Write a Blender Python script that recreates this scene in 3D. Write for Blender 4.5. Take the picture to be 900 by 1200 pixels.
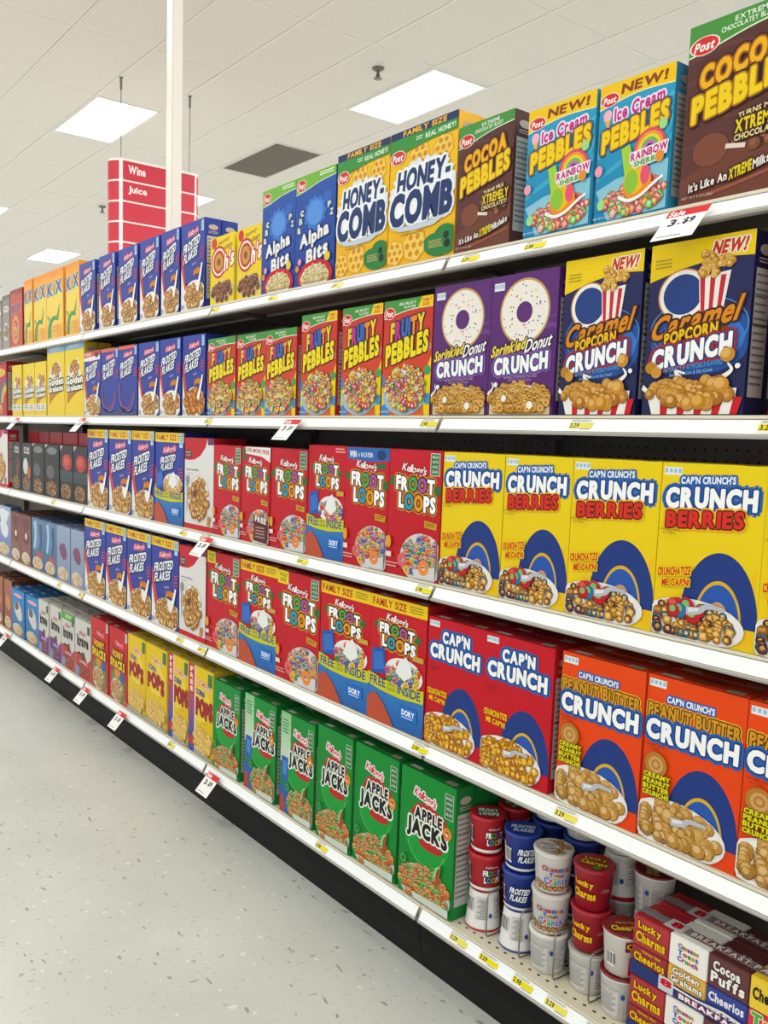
import bpy, bmesh, math, random
from mathutils import Matrix, Vector
C = bpy.context.scene.collection
for o in list(bpy.data.objects): bpy.data.objects.remove(o)
sc = bpy.context.scene
PI = math.pi

# ------------------------------------------------------------------ camera (world origin: floor below the camera; +x = right along the aisle, +y = into the shelves)
CZ = 1.31          # camera height
D = 1.40           # camera to shelf edge
CEIL = CZ + 2.95   # ceiling height
F, YAW, PIT, ROL, PX, PY = 1029.17, .9385, .1144, .029, 388.77, 627.72
cy_, sy_, cp, sp, cr, sr = math.cos(YAW), math.sin(YAW), math.cos(PIT), math.sin(PIT), math.cos(ROL), math.sin(ROL)
Rm = Matrix(((cr, -sr, 0), (sr, cr, 0), (0, 0, 1))) @ Matrix(((1, 0, 0), (0, cp, -sp), (0, sp, cp))) @ Matrix(((cy_, 0, sy_), (0, 1, 0), (-sy_, 0, cy_)))
def _w(r): return Vector((r[0], r[2], -r[1]))
rt, dn, fw = _w(Rm[0]), _w(Rm[1]), _w(Rm[2])
cam = bpy.data.objects.new('camera', bpy.data.cameras.new('camera')); C.objects.link(cam)
m3 = Matrix((rt, -dn, -fw)).transposed()
cam.matrix_world = Matrix.Translation((0, 0, CZ)) @ m3.to_4x4()
cam.data.sensor_fit = 'AUTO'; cam.data.sensor_width = 36; cam.data.lens = F * 36 / 1200
cam.data.shift_x = (450 - PX) / 1200; cam.data.shift_y = (PY - 600) / 1200
cam.data.clip_start = .02
sc.camera = cam

# ------------------------------------------------------------------ world, exposure
w = bpy.data.worlds.new('store_ambient'); sc.world = w; w.use_nodes = True
w.node_tree.nodes['Background'].inputs[0].default_value = (.95, 1, .99, 1)
w.node_tree.nodes['Background'].inputs[1].default_value = .95
sc.view_settings.view_transform = 'Standard'; sc.view_settings.look = 'None'
sc.view_settings.gamma = 1; sc.view_settings.use_curve_mapping = False
sc.view_settings.exposure = 0.36
LAMP = 27.0        # watts per ceiling panel
PANEL = 7.0        # radiance of a diffuser

# ceiling lamps: staggered 2 x 4 ft panels
TX, TY = 1.187, .63              # tile pitch
AX, AY = -2.09 * 2.95, 1.79 * 2.95   # centre of the nearest visible panel
def project(p):
    q = Vector((p[0], p[2] * 0 + p[1], p[2])) - Vector((0, 0, CZ))
    z = q.dot(fw)
    if z < .1: return None
    return PX + F * q.dot(rt) / z, PY + F * q.dot(dn) / z
LSPOTS = [(AX - i * 2 * TX, AY + j * 3 * TY) for i in range(-5, 9) for j in range(-5, 4) if (i + j) % 2 == 0]
for (x, y) in LSPOTS:
    if abs(y) > 9.5 or x > 7: continue
    l = bpy.data.lights.new('ceiling_lamp', 'AREA'); l.shape = 'RECTANGLE'; l.size = 1.1; l.size_y = .52
    l.energy = LAMP; l.color = (.985, 1, 1)
    lo = bpy.data.objects.new('ceiling_lamp', l); C.objects.link(lo); lo.location = (x, y, CEIL - .03)

# ------------------------------------------------------------------ helpers
def s2l(c): return c / 12.92 if c <= .04045 else ((c + .055) / 1.055) ** 2.4
_hc = {}
def hx(h):
    if h not in _hc:
        v = h.lstrip('#'); _hc[h] = tuple(s2l(int(v[i:i + 2], 16) / 255) for i in (0, 2, 4)) + (1,)
    return _hc[h]
_mats = {}
def ink(h):                                                           # saturated offset-print colour
    c = hx(h); l = .25 * c[0] + .6 * c[1] + .15 * c[2]
    return tuple(min(1, max(0, l + (v - l) * 1.1) * .88) for v in c[:3]) + (1,)
def mat(name, col, rough=.5, metal=0, emit=0, spec=.5):
    k = (name, col, rough, emit)
    if k in _mats: return _mats[k]
    m = bpy.data.materials.new(name); m.use_nodes = True
    b = m.node_tree.nodes['Principled BSDF']
    b.inputs['Base Color'].default_value = hx(col); b.inputs['Roughness'].default_value = rough
    b.inputs['Metallic'].default_value = metal; b.inputs['Specular IOR Level'].default_value = spec
    if emit:
        b.inputs['Emission Color'].default_value = hx(col); b.inputs['Emission Strength'].default_value = emit
    _mats[k] = m
    return m
def noisy(name, col, col2, scale, rough=.5, bump=0, stretch=(1, 1, 1), metal=0):
    m = bpy.data.materials.new(name); m.use_nodes = True
    n = m.node_tree.nodes; L = m.node_tree.links; b = n['Principled BSDF']
    tc = n.new('ShaderNodeTexCoord'); mp = n.new('ShaderNodeMapping'); mp.inputs['Scale'].default_value = stretch
    no = n.new('ShaderNodeTexNoise'); no.inputs['Scale'].default_value = scale; no.inputs['Detail'].default_value = 4
    rp = n.new('ShaderNodeValToRGB'); rp.color_ramp.elements[0].color = hx(col); rp.color_ramp.elements[1].color = hx(col2)
    rp.color_ramp.elements[0].position = .35; rp.color_ramp.elements[1].position = .65
    L.new(tc.outputs['Object'], mp.inputs[0]); L.new(mp.outputs[0], no.inputs['Vector']); L.new(no.outputs['Fac'], rp.inputs[0]); L.new(rp.outputs[0], b.inputs['Base Color'])
    b.inputs['Roughness'].default_value = rough; b.inputs['Metallic'].default_value = metal
    if bump:
        bm_ = n.new('ShaderNodeBump'); bm_.inputs['Strength'].default_value = bump; bm_.inputs['Distance'].default_value = .002
        L.new(no.outputs['Fac'], bm_.inputs['Height']); L.new(bm_.outputs[0], b.inputs['Normal'])
    return m
# the card stock that carries every flat print: colour comes from the mesh
PRINT = bpy.data.materials.new('printed_card'); PRINT.use_nodes = True
_n = PRINT.node_tree.nodes; _a = _n.new('ShaderNodeAttribute'); _a.attribute_name = 'ink'
PRINT.node_tree.links.new(_a.outputs['Color'], _n['Principled BSDF'].inputs['Base Color'])
_n['Principled BSDF'].inputs['Roughness'].default_value = .42
_n['Principled BSDF'].inputs['Specular IOR Level'].default_value = .22

def link(name, me, m=None, parent=None, loc=None, scale=None):
    o = bpy.data.objects.new(name, me); C.objects.link(o)
    if m and me is not None:
        if not me.materials: me.materials.append(m)
        elif me.materials[0] != m:
            o.material_slots[0].link = 'OBJECT'; o.material_slots[0].material = m
    if parent: o.parent = parent
    if loc: o.location = loc
    if scale: o.scale = scale
    return o
def thing(name, label, cat, loc=(0, 0, 0), group=None, rz=0):
    o = bpy.data.objects.new(name, None); C.objects.link(o); o.location = loc; o.rotation_euler = (0, 0, rz)
    o.empty_display_size = .05
    return tag(o, label, cat, group)
def tag(o, label, cat, group=None):
    o['label'] = label; o['category'] = cat
    if group: o['group'] = group
    return o
def bm_mesh(name, bm, smooth=False):
    me = bpy.data.meshes.new(name); bm.to_mesh(me); bm.free()
    if smooth:
        for p in me.polygons: p.use_smooth = True
    return me
def add_box(bm, x0, y0, z0, x1, y1, z1):
    v = [bm.verts.new((x, y, z)) for z in (z0, z1) for y in (y0, y1) for x in (x0, x1)]
    for f in ((0, 2, 3, 1), (4, 5, 7, 6), (0, 1, 5, 4), (2, 6, 7, 3), (0, 4, 6, 2), (1, 3, 7, 5)): bm.faces.new([v[i] for i in f])
def boxmesh(name, *b, bevel=0):
    bm = bmesh.new(); add_box(bm, *b)
    if bevel: bmesh.ops.bevel(bm, geom=bm.edges[:], offset=bevel, segments=2, affect='EDGES')
    return bm_mesh(name, bm)
def extrude_x(name, prof, x0, x1):       # prof: (y,z) closed polygon
    bm = bmesh.new()
    a = [bm.verts.new((x0, y, z)) for y, z in prof]; b = [bm.verts.new((x1, y, z)) for y, z in prof]
    n = len(prof)
    for i in range(n): bm.faces.new((a[i], a[(i + 1) % n], b[(i + 1) % n], b[i]))
    bm.faces.new(a[::-1]); bm.faces.new(b)
    bmesh.ops.recalc_face_normals(bm, faces=bm.faces[:])
    return bm_mesh(name, bm)
def lathe(name, prof, n=40, smooth=True):
    bm = bmesh.new(); rings = []
    for r, z in prof:
        rings.append([bm.verts.new((r * math.cos(2 * PI * i / n), r * math.sin(2 * PI * i / n), z)) for i in range(n)] if r > 1e-6 else [bm.verts.new((0, 0, z))])
    for a, b in zip(rings, rings[1:]):
        for i in range(n):
            j = (i + 1) % n
            if len(a) == 1 and len(b) == 1: continue
            if len(a) == 1: bm.faces.new((a[0], b[i], b[j]))
            elif len(b) == 1: bm.faces.new((a[i], a[j], b[0]))
            else: bm.faces.new((a[i], a[j], b[j], b[i]))
    bmesh.ops.recalc_face_normals(bm, faces=bm.faces[:])
    me = bm_mesh(name, bm, smooth)
    return me
def tube(bm, pts, r, n=8):
    prev = None
    for k, p in enumerate(pts):
        p = Vector(p); d = (Vector(pts[min(k + 1, len(pts) - 1)]) - Vector(pts[max(k - 1, 0)])).normalized()
        s = d.cross(Vector((0, 0, 1)) if abs(d.z) < .9 else Vector((1, 0, 0))).normalized(); t = d.cross(s)
        ring = [bm.verts.new(p + r * (math.cos(2 * PI * i / n) * s + math.sin(2 * PI * i / n) * t)) for i in range(n)]
        if prev:
            for i in range(n): bm.faces.new((prev[i], prev[(i + 1) % n], ring[(i + 1) % n], ring[i]))
        else: bm.faces.new(ring[::-1])
        prev = ring
    bm.faces.new(prev)

# ------------------------------------------------------------------ flat print: 2-D drawing turned into coloured mesh, x 0..1 left to right, y 0..1 top to bottom
_gl = {}
def glyph(ch, bold):
    k = (ch, bold)
    if k in _gl: return _gl[k]
    cu = bpy.data.curves.new('g', 'FONT'); cu.body = ch; cu.resolution_u = 3; cu.offset = bold; cu.fill_mode = 'FRONT'
    ob = bpy.data.objects.new('g', cu); me = ob.to_mesh()
    me.calc_loop_triangles()
    vs = [(v.co.x, v.co.y) for v in me.vertices]; ts = [tuple(t.vertices) for t in me.loop_triangles]
    ob.to_mesh_clear(); bpy.data.objects.remove(ob); bpy.data.curves.remove(cu)
    if vs:
        x0 = min(v[0] for v in vs); x1 = max(v[0] for v in vs)
        vs = [(x - x0, y) for x, y in vs]; r = (vs, ts, x1 - x0)
    else: r = ([], [], .28)
    _gl[k] = r
    return r
class Art:
    def __init__(s, a=1.55, seed=1):
        s.a = a; s.secs = {}; s.cur = 'front_panel'; s.lay = 0.0; s.rnd = random.Random(seed)
    def sec(s, n): s.cur = n; return s
    def put(s, vs, ts, col, step=1.0):
        s.lay += step
        d = s.secs.setdefault(s.cur, ([], [], [])); b = len(d[0])
        for v in vs: d[0].append((min(max(v[0], 0.), 1.), min(max(v[1], 0.), 1.), s.lay))      # ink stops at the card's edge
        per = isinstance(col, list)
        for t in ts:
            d[1].append((t[0] + b, t[1] + b, t[2] + b))
            for i in t: d[2].append(ink(col[i]) if per else ink(col))
    def poly(s, pts, col, step=1.0):
        n = len(pts); cx = sum(p[0] for p in pts) / n; cy = sum(p[1] for p in pts) / n
        s.put(list(pts) + [(cx, cy)], [(i, (i + 1) % n, n) for i in range(n)], col, step)
    def rect(s, x0, y0, x1, y1, col): s.put([(x0, y0), (x1, y0), (x1, y1), (x0, y1)], [(0, 1, 2), (0, 2, 3)], col)
    def quad(s, pts, col): s.put(list(pts), [(0, 1, 2), (0, 2, 3)], col)
    def grad(s, x0, y0, x1, y1, c0, c1): s.put([(x0, y0), (x1, y0), (x1, y1), (x0, y1)], [(0, 1, 2), (0, 2, 3)], [c0, c0, c1, c1])
    def ell(s, cx, cy, rx, ry, col, n=22, step=1.0, rot=0, irr=0):
        c, q = math.cos(rot), math.sin(rot); P = []
        for i in range(n):
            t = 2 * PI * i / n; k = 1 + (s.rnd.uniform(-irr, irr) if irr else 0)
            x, y = rx * math.cos(t) * k, ry * math.sin(t) * k * (1 / s.a if rot else 1)
            if rot: x, y = x * c - y * s.a * q, (x * q + y * s.a * c) / s.a
            P.append((cx + x, cy + y))
        s.poly(P, col, step)
    def circ(s, cx, cy, r, col, n=18, step=1.0): s.ell(cx, cy, r, r / s.a, col, n, step)
    def ring(s, cx, cy, r, ri, col, n=12, step=1.0, sq=1.0, t0=0, t1=2 * PI):
        vs = []; ts = []
        for i in range(n + 1):
            t = t0 + (t1 - t0) * i / n
            for q in (r, ri): vs.append((cx + q * math.cos(t), cy + q * math.sin(t) / s.a * sq))
        for i in range(n): ts += [(2 * i, 2 * i + 1, 2 * i + 3), (2 * i, 2 * i + 3, 2 * i + 2)]
        s.put(vs, ts, col, step)
    def stroke(s, pts, w0, w1, col, sub=6):
        P = []
        n = len(pts)
        def cr_(p0, p1, p2, p3, t): return tuple(.5 * (2 * p1[k] + (p2[k] - p0[k]) * t + (2 * p0[k] - 5 * p1[k] + 4 * p2[k] - p3[k]) * t * t + (3 * p1[k] - p0[k] - 3 * p2[k] + p3[k]) * t ** 3) for k in (0, 1))
        for i in range(n - 1):
            for q in range(sub): P.append(cr_(pts[max(i - 1, 0)], pts[i], pts[i + 1], pts[min(i + 2, n - 1)], q / sub))
        P.append(pts[-1]); N = len(P); vs = []; ts = []
        for i, p in enumerate(P):
            a, b = P[max(i - 1, 0)], P[min(i + 1, N - 1)]; dx, dy = b[0] - a[0], (b[1] - a[1]) * s.a; l = math.hypot(dx, dy) or 1
            ww = (w0 + (w1 - w0) * i / (N - 1)) / 2; nx, ny = -dy / l * ww, dx / l * ww / s.a
            vs += [(p[0] + nx, p[1] + ny), (p[0] - nx, p[1] - ny)]
        for i in range(N - 1): ts += [(2 * i, 2 * i + 1, 2 * i + 3), (2 * i, 2 * i + 3, 2 * i + 2)]
        s.put(vs, ts, col)
    def burst(s, cx, cy, rx, ry, col, n=14, k=.7):
        P = []
        for i in range(2 * n):
            t = PI * i / n; q = 1 if i % 2 == 0 else k + s.rnd.uniform(-.08, .08)
            P.append((cx + rx * q * math.cos(t), cy + ry * q * math.sin(t)))
        s.poly(P, col)
    def text(s, t, x0, y0, x1, y1, col, out=None, ow=.02, bold=.03, rise=0, ital=0, arc=0, gap=.07, shadow=None, sd=(.012, .012), jit=0, cols=None, out2=None, ow2=.04):
        if s.cur.startswith('title_'): s.nw = getattr(s, 'nw', 0) + 1; s.cur = 'title_word#%d' % s.nw      # every word of the name is a piece of its own
        L = []; cur = 0; lo, hi = 1e9, -1e9; fat = max(0, min(bold, .085) - .03); gap += fat * 1.3
        for i, ch in enumerate(t):
            vs, ts, wd = glyph(ch, min(bold, .03))
            if vs:
                oy = (s.rnd.uniform(-jit, jit) if jit else 0)
                L.append(([(x + cur, y + oy) for x, y in vs], ts, cols[i % len(cols)] if cols else col))
                lo = min(lo, min(v[1] for v in L[-1][0])); hi = max(hi, max(v[1] for v in L[-1][0]))
            cur += wd + gap
        cur -= gap
        def mp(v):
            u = v[0] / cur; k = (v[1] - lo) / (hi - lo)
            x = x0 + (x1 - x0) * u + ital * (k - .5) * (y1 - y0) * s.a
            y = y1 + (y0 - y1) * k - rise * (u - .5) - arc * (1 - (2 * u - 1) ** 2)
            return (x, y)
        G = [([mp(v) for v in vs], ts, c) for vs, ts, c in L]
        def copies(w_, c_, n_=8):
            for i in range(n_):
                s.lay += .22
                dx, dy = w_ * math.cos(2 * PI * i / n_), w_ * math.sin(2 * PI * i / n_) / s.a
                for vs, ts, _ in G: s.put([(x + dx, y + dy) for x, y in vs], ts, c_, 0); s.lay += .04
            s.lay += .6
        em = (x1 - x0) / cur; fx, fy = fat * em * .75, fat * (y1 - y0) * .75
        fatc = [(fx * math.cos(2 * PI * i / 6), fy * math.sin(2 * PI * i / 6)) for i in range(6)] if fat else [(0, 0)]
        ow = math.hypot(ow, 0) + fx; ow2 += fx
        if shadow:
            for vs, ts, _ in G: s.put([(x + sd[0], y + sd[1]) for x, y in vs], ts, shadow, 0); s.lay += .04
            s.lay += 1
        if out2: copies(ow2, out2)
        if out: copies(ow, out)
        for dx, dy in fatc:
            s.lay += .22
            for vs, ts, c in G: s.put([(x + dx, y + dy) for x, y in vs], ts, c, 0); s.lay += .04
        s.lay += .6
    def lines(s, x0, y0, x1, y1, n, col, fill=.45, rise=0):       # rows of small print too fine to read
        for i in range(n):
            y = y0 + (y1 - y0) * i / n; e = x1 - (x1 - x0) * s.rnd.uniform(0, .18)
            h = (y1 - y0) / n * fill
            s.quad([(x0, y), (e, y - rise), (e, y + h - rise), (x0, y + h)], col)
    def pieces(s, cx, cy, rx, ry, kind, n, size, cols, hi=None, ymin=None, xmax=.985, ymax=.985, xmin=.015):
        pts = []
        for k in range(n):
            t = s.rnd.uniform(0, 2 * PI); q = math.sqrt(s.rnd.random())
            pts.append((cx + rx * q * math.cos(t), cy + ry * q * math.sin(t)))
        pts.sort(key=lambda p: p[1])
        for (x, y) in pts:
            sz = size * s.rnd.uniform(.8, 1.2)
            x = min(max(x, xmin + sz), xmax - sz); y = min(y, ymax - sz / s.a)
            if ymin is not None: y = max(y, ymin)
            c = s.rnd.choice(cols); h = s.rnd.choice(hi) if hi else None
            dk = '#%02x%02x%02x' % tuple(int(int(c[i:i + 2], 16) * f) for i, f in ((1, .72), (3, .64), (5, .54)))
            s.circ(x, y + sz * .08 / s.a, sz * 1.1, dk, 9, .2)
            if kind == 'ring':
                s.ring(x, y, sz, sz * .36, c, 10, .25, s.rnd.uniform(.7, 1))
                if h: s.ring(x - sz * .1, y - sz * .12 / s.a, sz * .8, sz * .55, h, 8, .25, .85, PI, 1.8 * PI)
            elif kind == 'ball':
                s.circ(x, y, sz, c, 12, .25)
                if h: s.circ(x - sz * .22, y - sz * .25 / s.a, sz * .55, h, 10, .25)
            elif kind == 'flake':
                s.ell(x, y, sz, sz * .7 / s.a, c, 9, .25, s.rnd.uniform(0, 3) or .1, .22)
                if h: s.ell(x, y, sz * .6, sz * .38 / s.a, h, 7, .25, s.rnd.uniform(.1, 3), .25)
            else:
                r = s.rnd.uniform(0, 1.5); P = [(x + sz * math.cos(r + i * PI / 2), y + sz * math.sin(r + i * PI / 2) / s.a) for i in range(4)]
                s.poly(P, c, .25)
                if h: s.poly([(x + (p[0] - x) * .55, y + (p[1] - y) * .55 - sz * .1 / s.a) for p in P], h, .25)
    def build(s, name, fn=None, k=4e-5):
        if fn is None: fn = lambda x, y, l: (x, -.0006 - l * k, 1 - y)
        out = {}
        for sn, (V, T, Cc) in s.secs.items():
            me = bpy.data.meshes.new(name + '_' + sn)
            V2 = [fn(*v) for v in V]
            me.from_pydata(V2, [], T)
            at = me.color_attributes.new('ink', 'FLOAT_COLOR', 'CORNER')
            flat = []
            for c in Cc: flat.extend(c)
            at.data.foreach_set('color', flat)
            me.materials.append(PRINT); me.update()
            out[sn] = me
        return out

# ------------------------------------------------------------------ box fronts
FLK = ['#d8a55c', '#cc9448', '#e2b878', '#c08a44', '#e8c48a']; FLH = ['#efd09a', '#e4bb78', '#f4dfb4']
RNG = ['#d9503f', '#e58a3a', '#e8c04a', '#4f9a53', '#5a62b4', '#b8548f', '#4f97b4']; RNH = ['#f1b7a0', '#f3d08f', '#b5d6ac', '#bcd4e6']
BRN = ['#5b3120', '#6d3d26', '#472416', '#7d4a30']; GOL = ['#c08a3a', '#d19d4c', '#b27b2e', '#dcae62']; GOH = ['#ecca88', '#e2ba72', '#d7a95c']
FRU = ['#d8483a', '#e8923c', '#e9cf4d', '#5fa84e', '#c2569b', '#f0d9a0']
GREEN = '#2f8a46'; RED = '#c8202c'; NAVY = '#1d2a66'
def script_logo(A, x0, y0, x1, y1, col, out, rise=0, ow=.014):       # the maker's script wordmark
    A.sec('brand_mark'); A.text("Kellogg's", x0, y0, x1, y1, col, out=out, ow=ow, bold=.02, ital=.35, rise=rise, gap=.0)
def post_oval(A, cx, cy, rx, ry, rise=.0):
    A.sec('brand_mark'); A.ell(cx, cy, rx * 1.12, ry * 1.1, '#f4e8e0'); A.ell(cx, cy, rx, ry, '#d23a36')
    A.text('Post', cx - rx * .72, cy - ry * .5, cx + rx * .72, cy + ry * .6, '#ffffff', bold=.03, ital=.25, rise=rise)
def bowl(A, cx, cy, rx, ry, kind, n, size, cols, hi, bowlc='#e9e6e2', milk='#f3efe8', **k):
    A.sec('cereal_picture'); A.ell(cx, cy, rx * 1.1, ry * 1.1, bowlc, 26); A.ell(cx, cy, rx, ry, milk, 24)
    A.pieces(cx, cy, rx * .95, ry * .92, kind, n, size, cols, hi, **k)
def tagw(A, x0, y0, x1, y1, c='#e8eef0', c2='#9fc0d2'):              # small white nutrition tab
    A.sec('front_panel'); A.rect(x0, y0, x1, y1, c)
    for i in range(4):
        q = (x1 - x0) / 4; A.rect(x0 + q * (i + .18), y0 + (y1 - y0) * .18, x0 + q * (i + .82), y0 + (y1 - y0) * .7, c2)
def d_frost(A, top=0, promo=False, big=False, legs=False, flag=False):
    A.grad(0, 0, 1, 1, '#2f3f9e', '#27348c')
    t = top
    if top:
        A.sec('size_banner'); A.rect(0, 0, 1, .105, '#f2cf2c'); A.text('FAMILY SIZE', .05, .025, .74, .085, '#b5342a', bold=.03)
        A.lines(.8, .03, .97, .09, 3, '#8a7a34'); A.sec('front_panel')
    # red swoosh on the left edge, milk sweep below
    if not legs:
        A.poly([(0, .3 + t), (.06, .38 + t), (.13, .58), (.2, .7), (.36, .74), (.42, .98), (.0, .98)], '#d4472f'); A.poly([(0, .5 + t), (.06, .66), (.13, .78), (.3, .8), (.5, 1), (0, 1)], '#eeeae4')
    script_logo(A, .3, .09 + t, .72, .165 + t, '#f3c9cf', '#d2586a', .03, .02)
    A.sec('title_lettering')
    if promo:
        A.text('FROSTED', .2, .19 + t, .72, .27 + t, '#ffffff', out='#16205c', ow=.02, bold=.035, ital=.22, rise=.05); A.text('FLAKES', .22, .275 + t, .64, .35 + t, '#ffffff', out='#16205c', ow=.02, bold=.035, ital=.22, rise=.045)
    else: A.text('FROSTED', .1, .2 + t, .8, .31 + t, '#ffffff', out='#16205c', ow=.024, bold=.035, ital=.22, rise=.09)
    if not promo: A.text('FLAKES', .12, .32 + t, .7, .43 + t, '#ffffff', out='#16205c', ow=.024, bold=.035, ital=.22, rise=.08)
    A.sec('front_panel')
    for i in range(4): A.quad([(.83, .33 + t + i * .035), (.98, .315 + t + i * .035), (.98, .328 + t + i * .035), (.83, .343 + t + i * .035)], '#cc4450')
    A.rect(.86, .02 if not top else .005, .97, .14 + t * .3, '#bcdcec'); A.lines(.875, .03, .96, .13, 4, '#5f8fb4')
    if promo: return promo_low(A)
    if flag: A.sec('offer_panel'); A.rect(0, 0, .98, .12, '#c8504a'); A.poly([(0, .1), (.98, .07), (.98, .14), (0, .15)], '#f0ece8'); A.lines(.06, .03, .5, .08, 2, '#f4e4e0'); A.ell(.78, .06, .12, .045, '#5a3430')
    if legs:
        A.sec('size_banner'); A.rect(0, 0, .86, .05, '#d8685c'); A.sec('front_panel'); A.ring(.45, .62, .44, .4, '#6f78c0', 30, 1, 1.15, .1, PI * 1.1); A.ring(.45, .62, .37, .345, '#b8485a', 30, 1, 1.15, .1, PI * 1.1)
        A.poly([(.0, .84), (.25, .95), (.6, .97), (1, .9), (1, 1), (0, 1)], '#3a3f78'); return
    A.sec('front_panel'); A.text("They're", .5, .47 + t, .66, .5 + t, '#e8e8f4', bold=.01, rise=.02)
    A.text('GR-R-REAT!', .56, .56 + t * .6, .84, .62 + t * .6, '#f2a63a', out='#a8541c', ow=.018, bold=.03, rise=.01, arc=.02)
    if big: bowl(A, .56, .84, .42, .18, 'flake', 80, .085, ['#d9862c', '#c8742a', '#e6a44a'], ['#f2c888', '#eab25e'])
    else: bowl(A, .6, .85, .42, .165, 'flake', 74, .06, FLK, FLH)
    A.sec('cereal_picture'); A.stroke([(.93, .5 + t * .5), (.84, .66 + t * .3), (.74, .8)], .05, .11, '#f7f5f1')
    A.sec('front_panel'); A.lines(.03, .93, .16, .985, 3, '#4a5aa8')
def promo_low(A):                                                   # free cereal chiller offer panel
    A.sec('offer_panel')
    A.grad(0, .66, 1, 1, '#3f7fc0', '#2a5ea4')
    A.poly([(.05, .43), (.28, .4), (.34, .6), (.06, .63)], '#2a58a8'); A.poly([(.08, .46), (.25, .435), (.29, .57), (.1, .6)], '#3f70c2')
    A.sec('cereal_picture'); A.ell(.64, .56, .33, .12, '#efece8'); A.pieces(.64, .57, .3, .09, 'ring', 46, .045, RNG if getattr(A, 'fl', 0) else FLK, RNH if getattr(A, 'fl', 0) else FLH)
    A.poly([(.5, .56), (.56, .47), (.68, .42), (.76, .47), (.8, .55), (.66, .61)], '#eef0ee')
    A.sec('offer_panel')
    A.poly([(0, .62), (.25, .645), (.6, .66), (1, .635), (1, .735), (.6, .755), (.25, .745), (0, .72)], '#c9c83e')
    A.text('FREE', .04, .645, .33, .715, '#2a3a86', bold=.02); A.text('INSIDE', .55, .65, .95, .72, '#2a3a86', bold=.02)
    A.text('CEREAL', .36, .66, .52, .684, '#5b6a52', bold=.01); A.text('CHILLER', .36, .695, .52, .719, '#5b6a52', bold=.01)
    A.rect(.6, .8, .9, .9, '#2a6fc0'); A.text('DORY', .64, .825, .86, .87, '#ffffff', bold=.04); A.lines(.64, .88, .86, .895, 1, '#d8e4f2')
    A.poly([(0, .82), (.14, .77), (.3, .84), (.42, .93), (.5, 1), (0, 1)], '#b8523a')
def d_kix(A):
    A.grad(0, 0, 1, 1, '#f0a338', '#f6b548'); A.grad(.04, .3, .96, .8, '#f2d867', '#f0cf62')
    A.poly([(0, 0), (1, 0), (1, .06), (.5, .09), (0, .06)], '#ee9730')
    A.sec('cereal_picture'); A.stroke([(.18, .98), (.22, .8), (.42, .7), (.72, .72)], .22, .12, '#3f9450'); A.stroke([(.62, .72), (.72, .62), (.78, .5)], .16, .02, '#6a8f3a'); A.stroke([(.2, .72), (.12, .66), (.05, .68)], .08, .03, '#5b9d50')
    A.circ(.66, .87, .16, '#eaa24a'); A.pieces(.62, .88, .3, .08, 'ball', 16, .05, ['#e9b457', '#e0a546'], ['#f3cf85'])
    A.sec('title_lettering'); A.text('KiX', .08, .17, .92, .36, '#3f63b4', out='#e9ecd8', ow=.02, bold=.055, rise=.03, cols=['#3d55a8', '#4aa060', '#3d55a8'])
def d_redk(A):
    A.grad(0, 0, 1, 1, '#b8493a', '#c25a3f'); A.poly([(0, 0), (1, 0), (1, .1), (0, .06)], '#8f2f2c')
    A.sec('title_lettering'); A.text('KiX', .14, .25, .84, .4, '#4c4a86', out='#d88a70', ow=.02, bold=.055, rise=.03)
    A.sec('cereal_picture'); A.ring(.44, .7, .3, .2, '#d99a6a', 26, 1, 1.2); A.pieces(.44, .7, .16, .12, 'ball', 18, .05, ['#d59a5c', '#c98a4c'], ['#e8bf8c'])
def d_grey(A):
    A.grad(0, 0, 1, 1, '#8d8580', '#a39a90'); A.poly([(0, 0), (1, 0), (1, .08), (0, .08)], '#6f6864')
    A.sec('front_panel'); A.ell(.5, .26, .38, .06, '#e0d9d2'); A.lines(.2, .235, .8, .29, 2, '#6a5a54')
    A.sec('cereal_picture'); A.ell(.5, .68, .38, .17, '#d9d2c8'); A.pieces(.5, .68, .34, .14, 'sq', 34, .06, ['#a8845c', '#8a6a48'], ['#c9a880'])
def d_ohs(A):
    A.grad(0, 0, 1, 1, '#f1d437', '#efcf2c')
    A.sec('title_lettering'); A.text('Honey', .34, .05, .8, .13, '#7a4a1e', bold=.02, ital=.2, rise=.06); A.text('Graham', .4, .14, .92, .22, '#7a4a1e', bold=.02, ital=.2, rise=.06)
    A.circ(.36, .38, .33, '#c23430', 30); A.circ(.36, .38, .28, '#f4ead8', 30); A.circ(.36, .38, .235, '#c23430', 30); A.ell(.36, .38, .17, .13, '#c99a48', 20); A.ell(.36, .38, .08, .06, '#8a5a28', 14)
    A.text("h's", .6, .24, 1.0, .5, '#fff6e6', out='#c23430', ow=.034, bold=.05, ital=.12, rise=.08)
    A.circ(.16, .09, .11, '#d23a36', 18)
    bowl(A, .52, .82, .44, .145, 'ring', 60, .06, BRN + ['#8a5a38'], ['#a8764e', '#b98a5e'], bowlc='#d8c9a8', milk='#c9a878')
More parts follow.
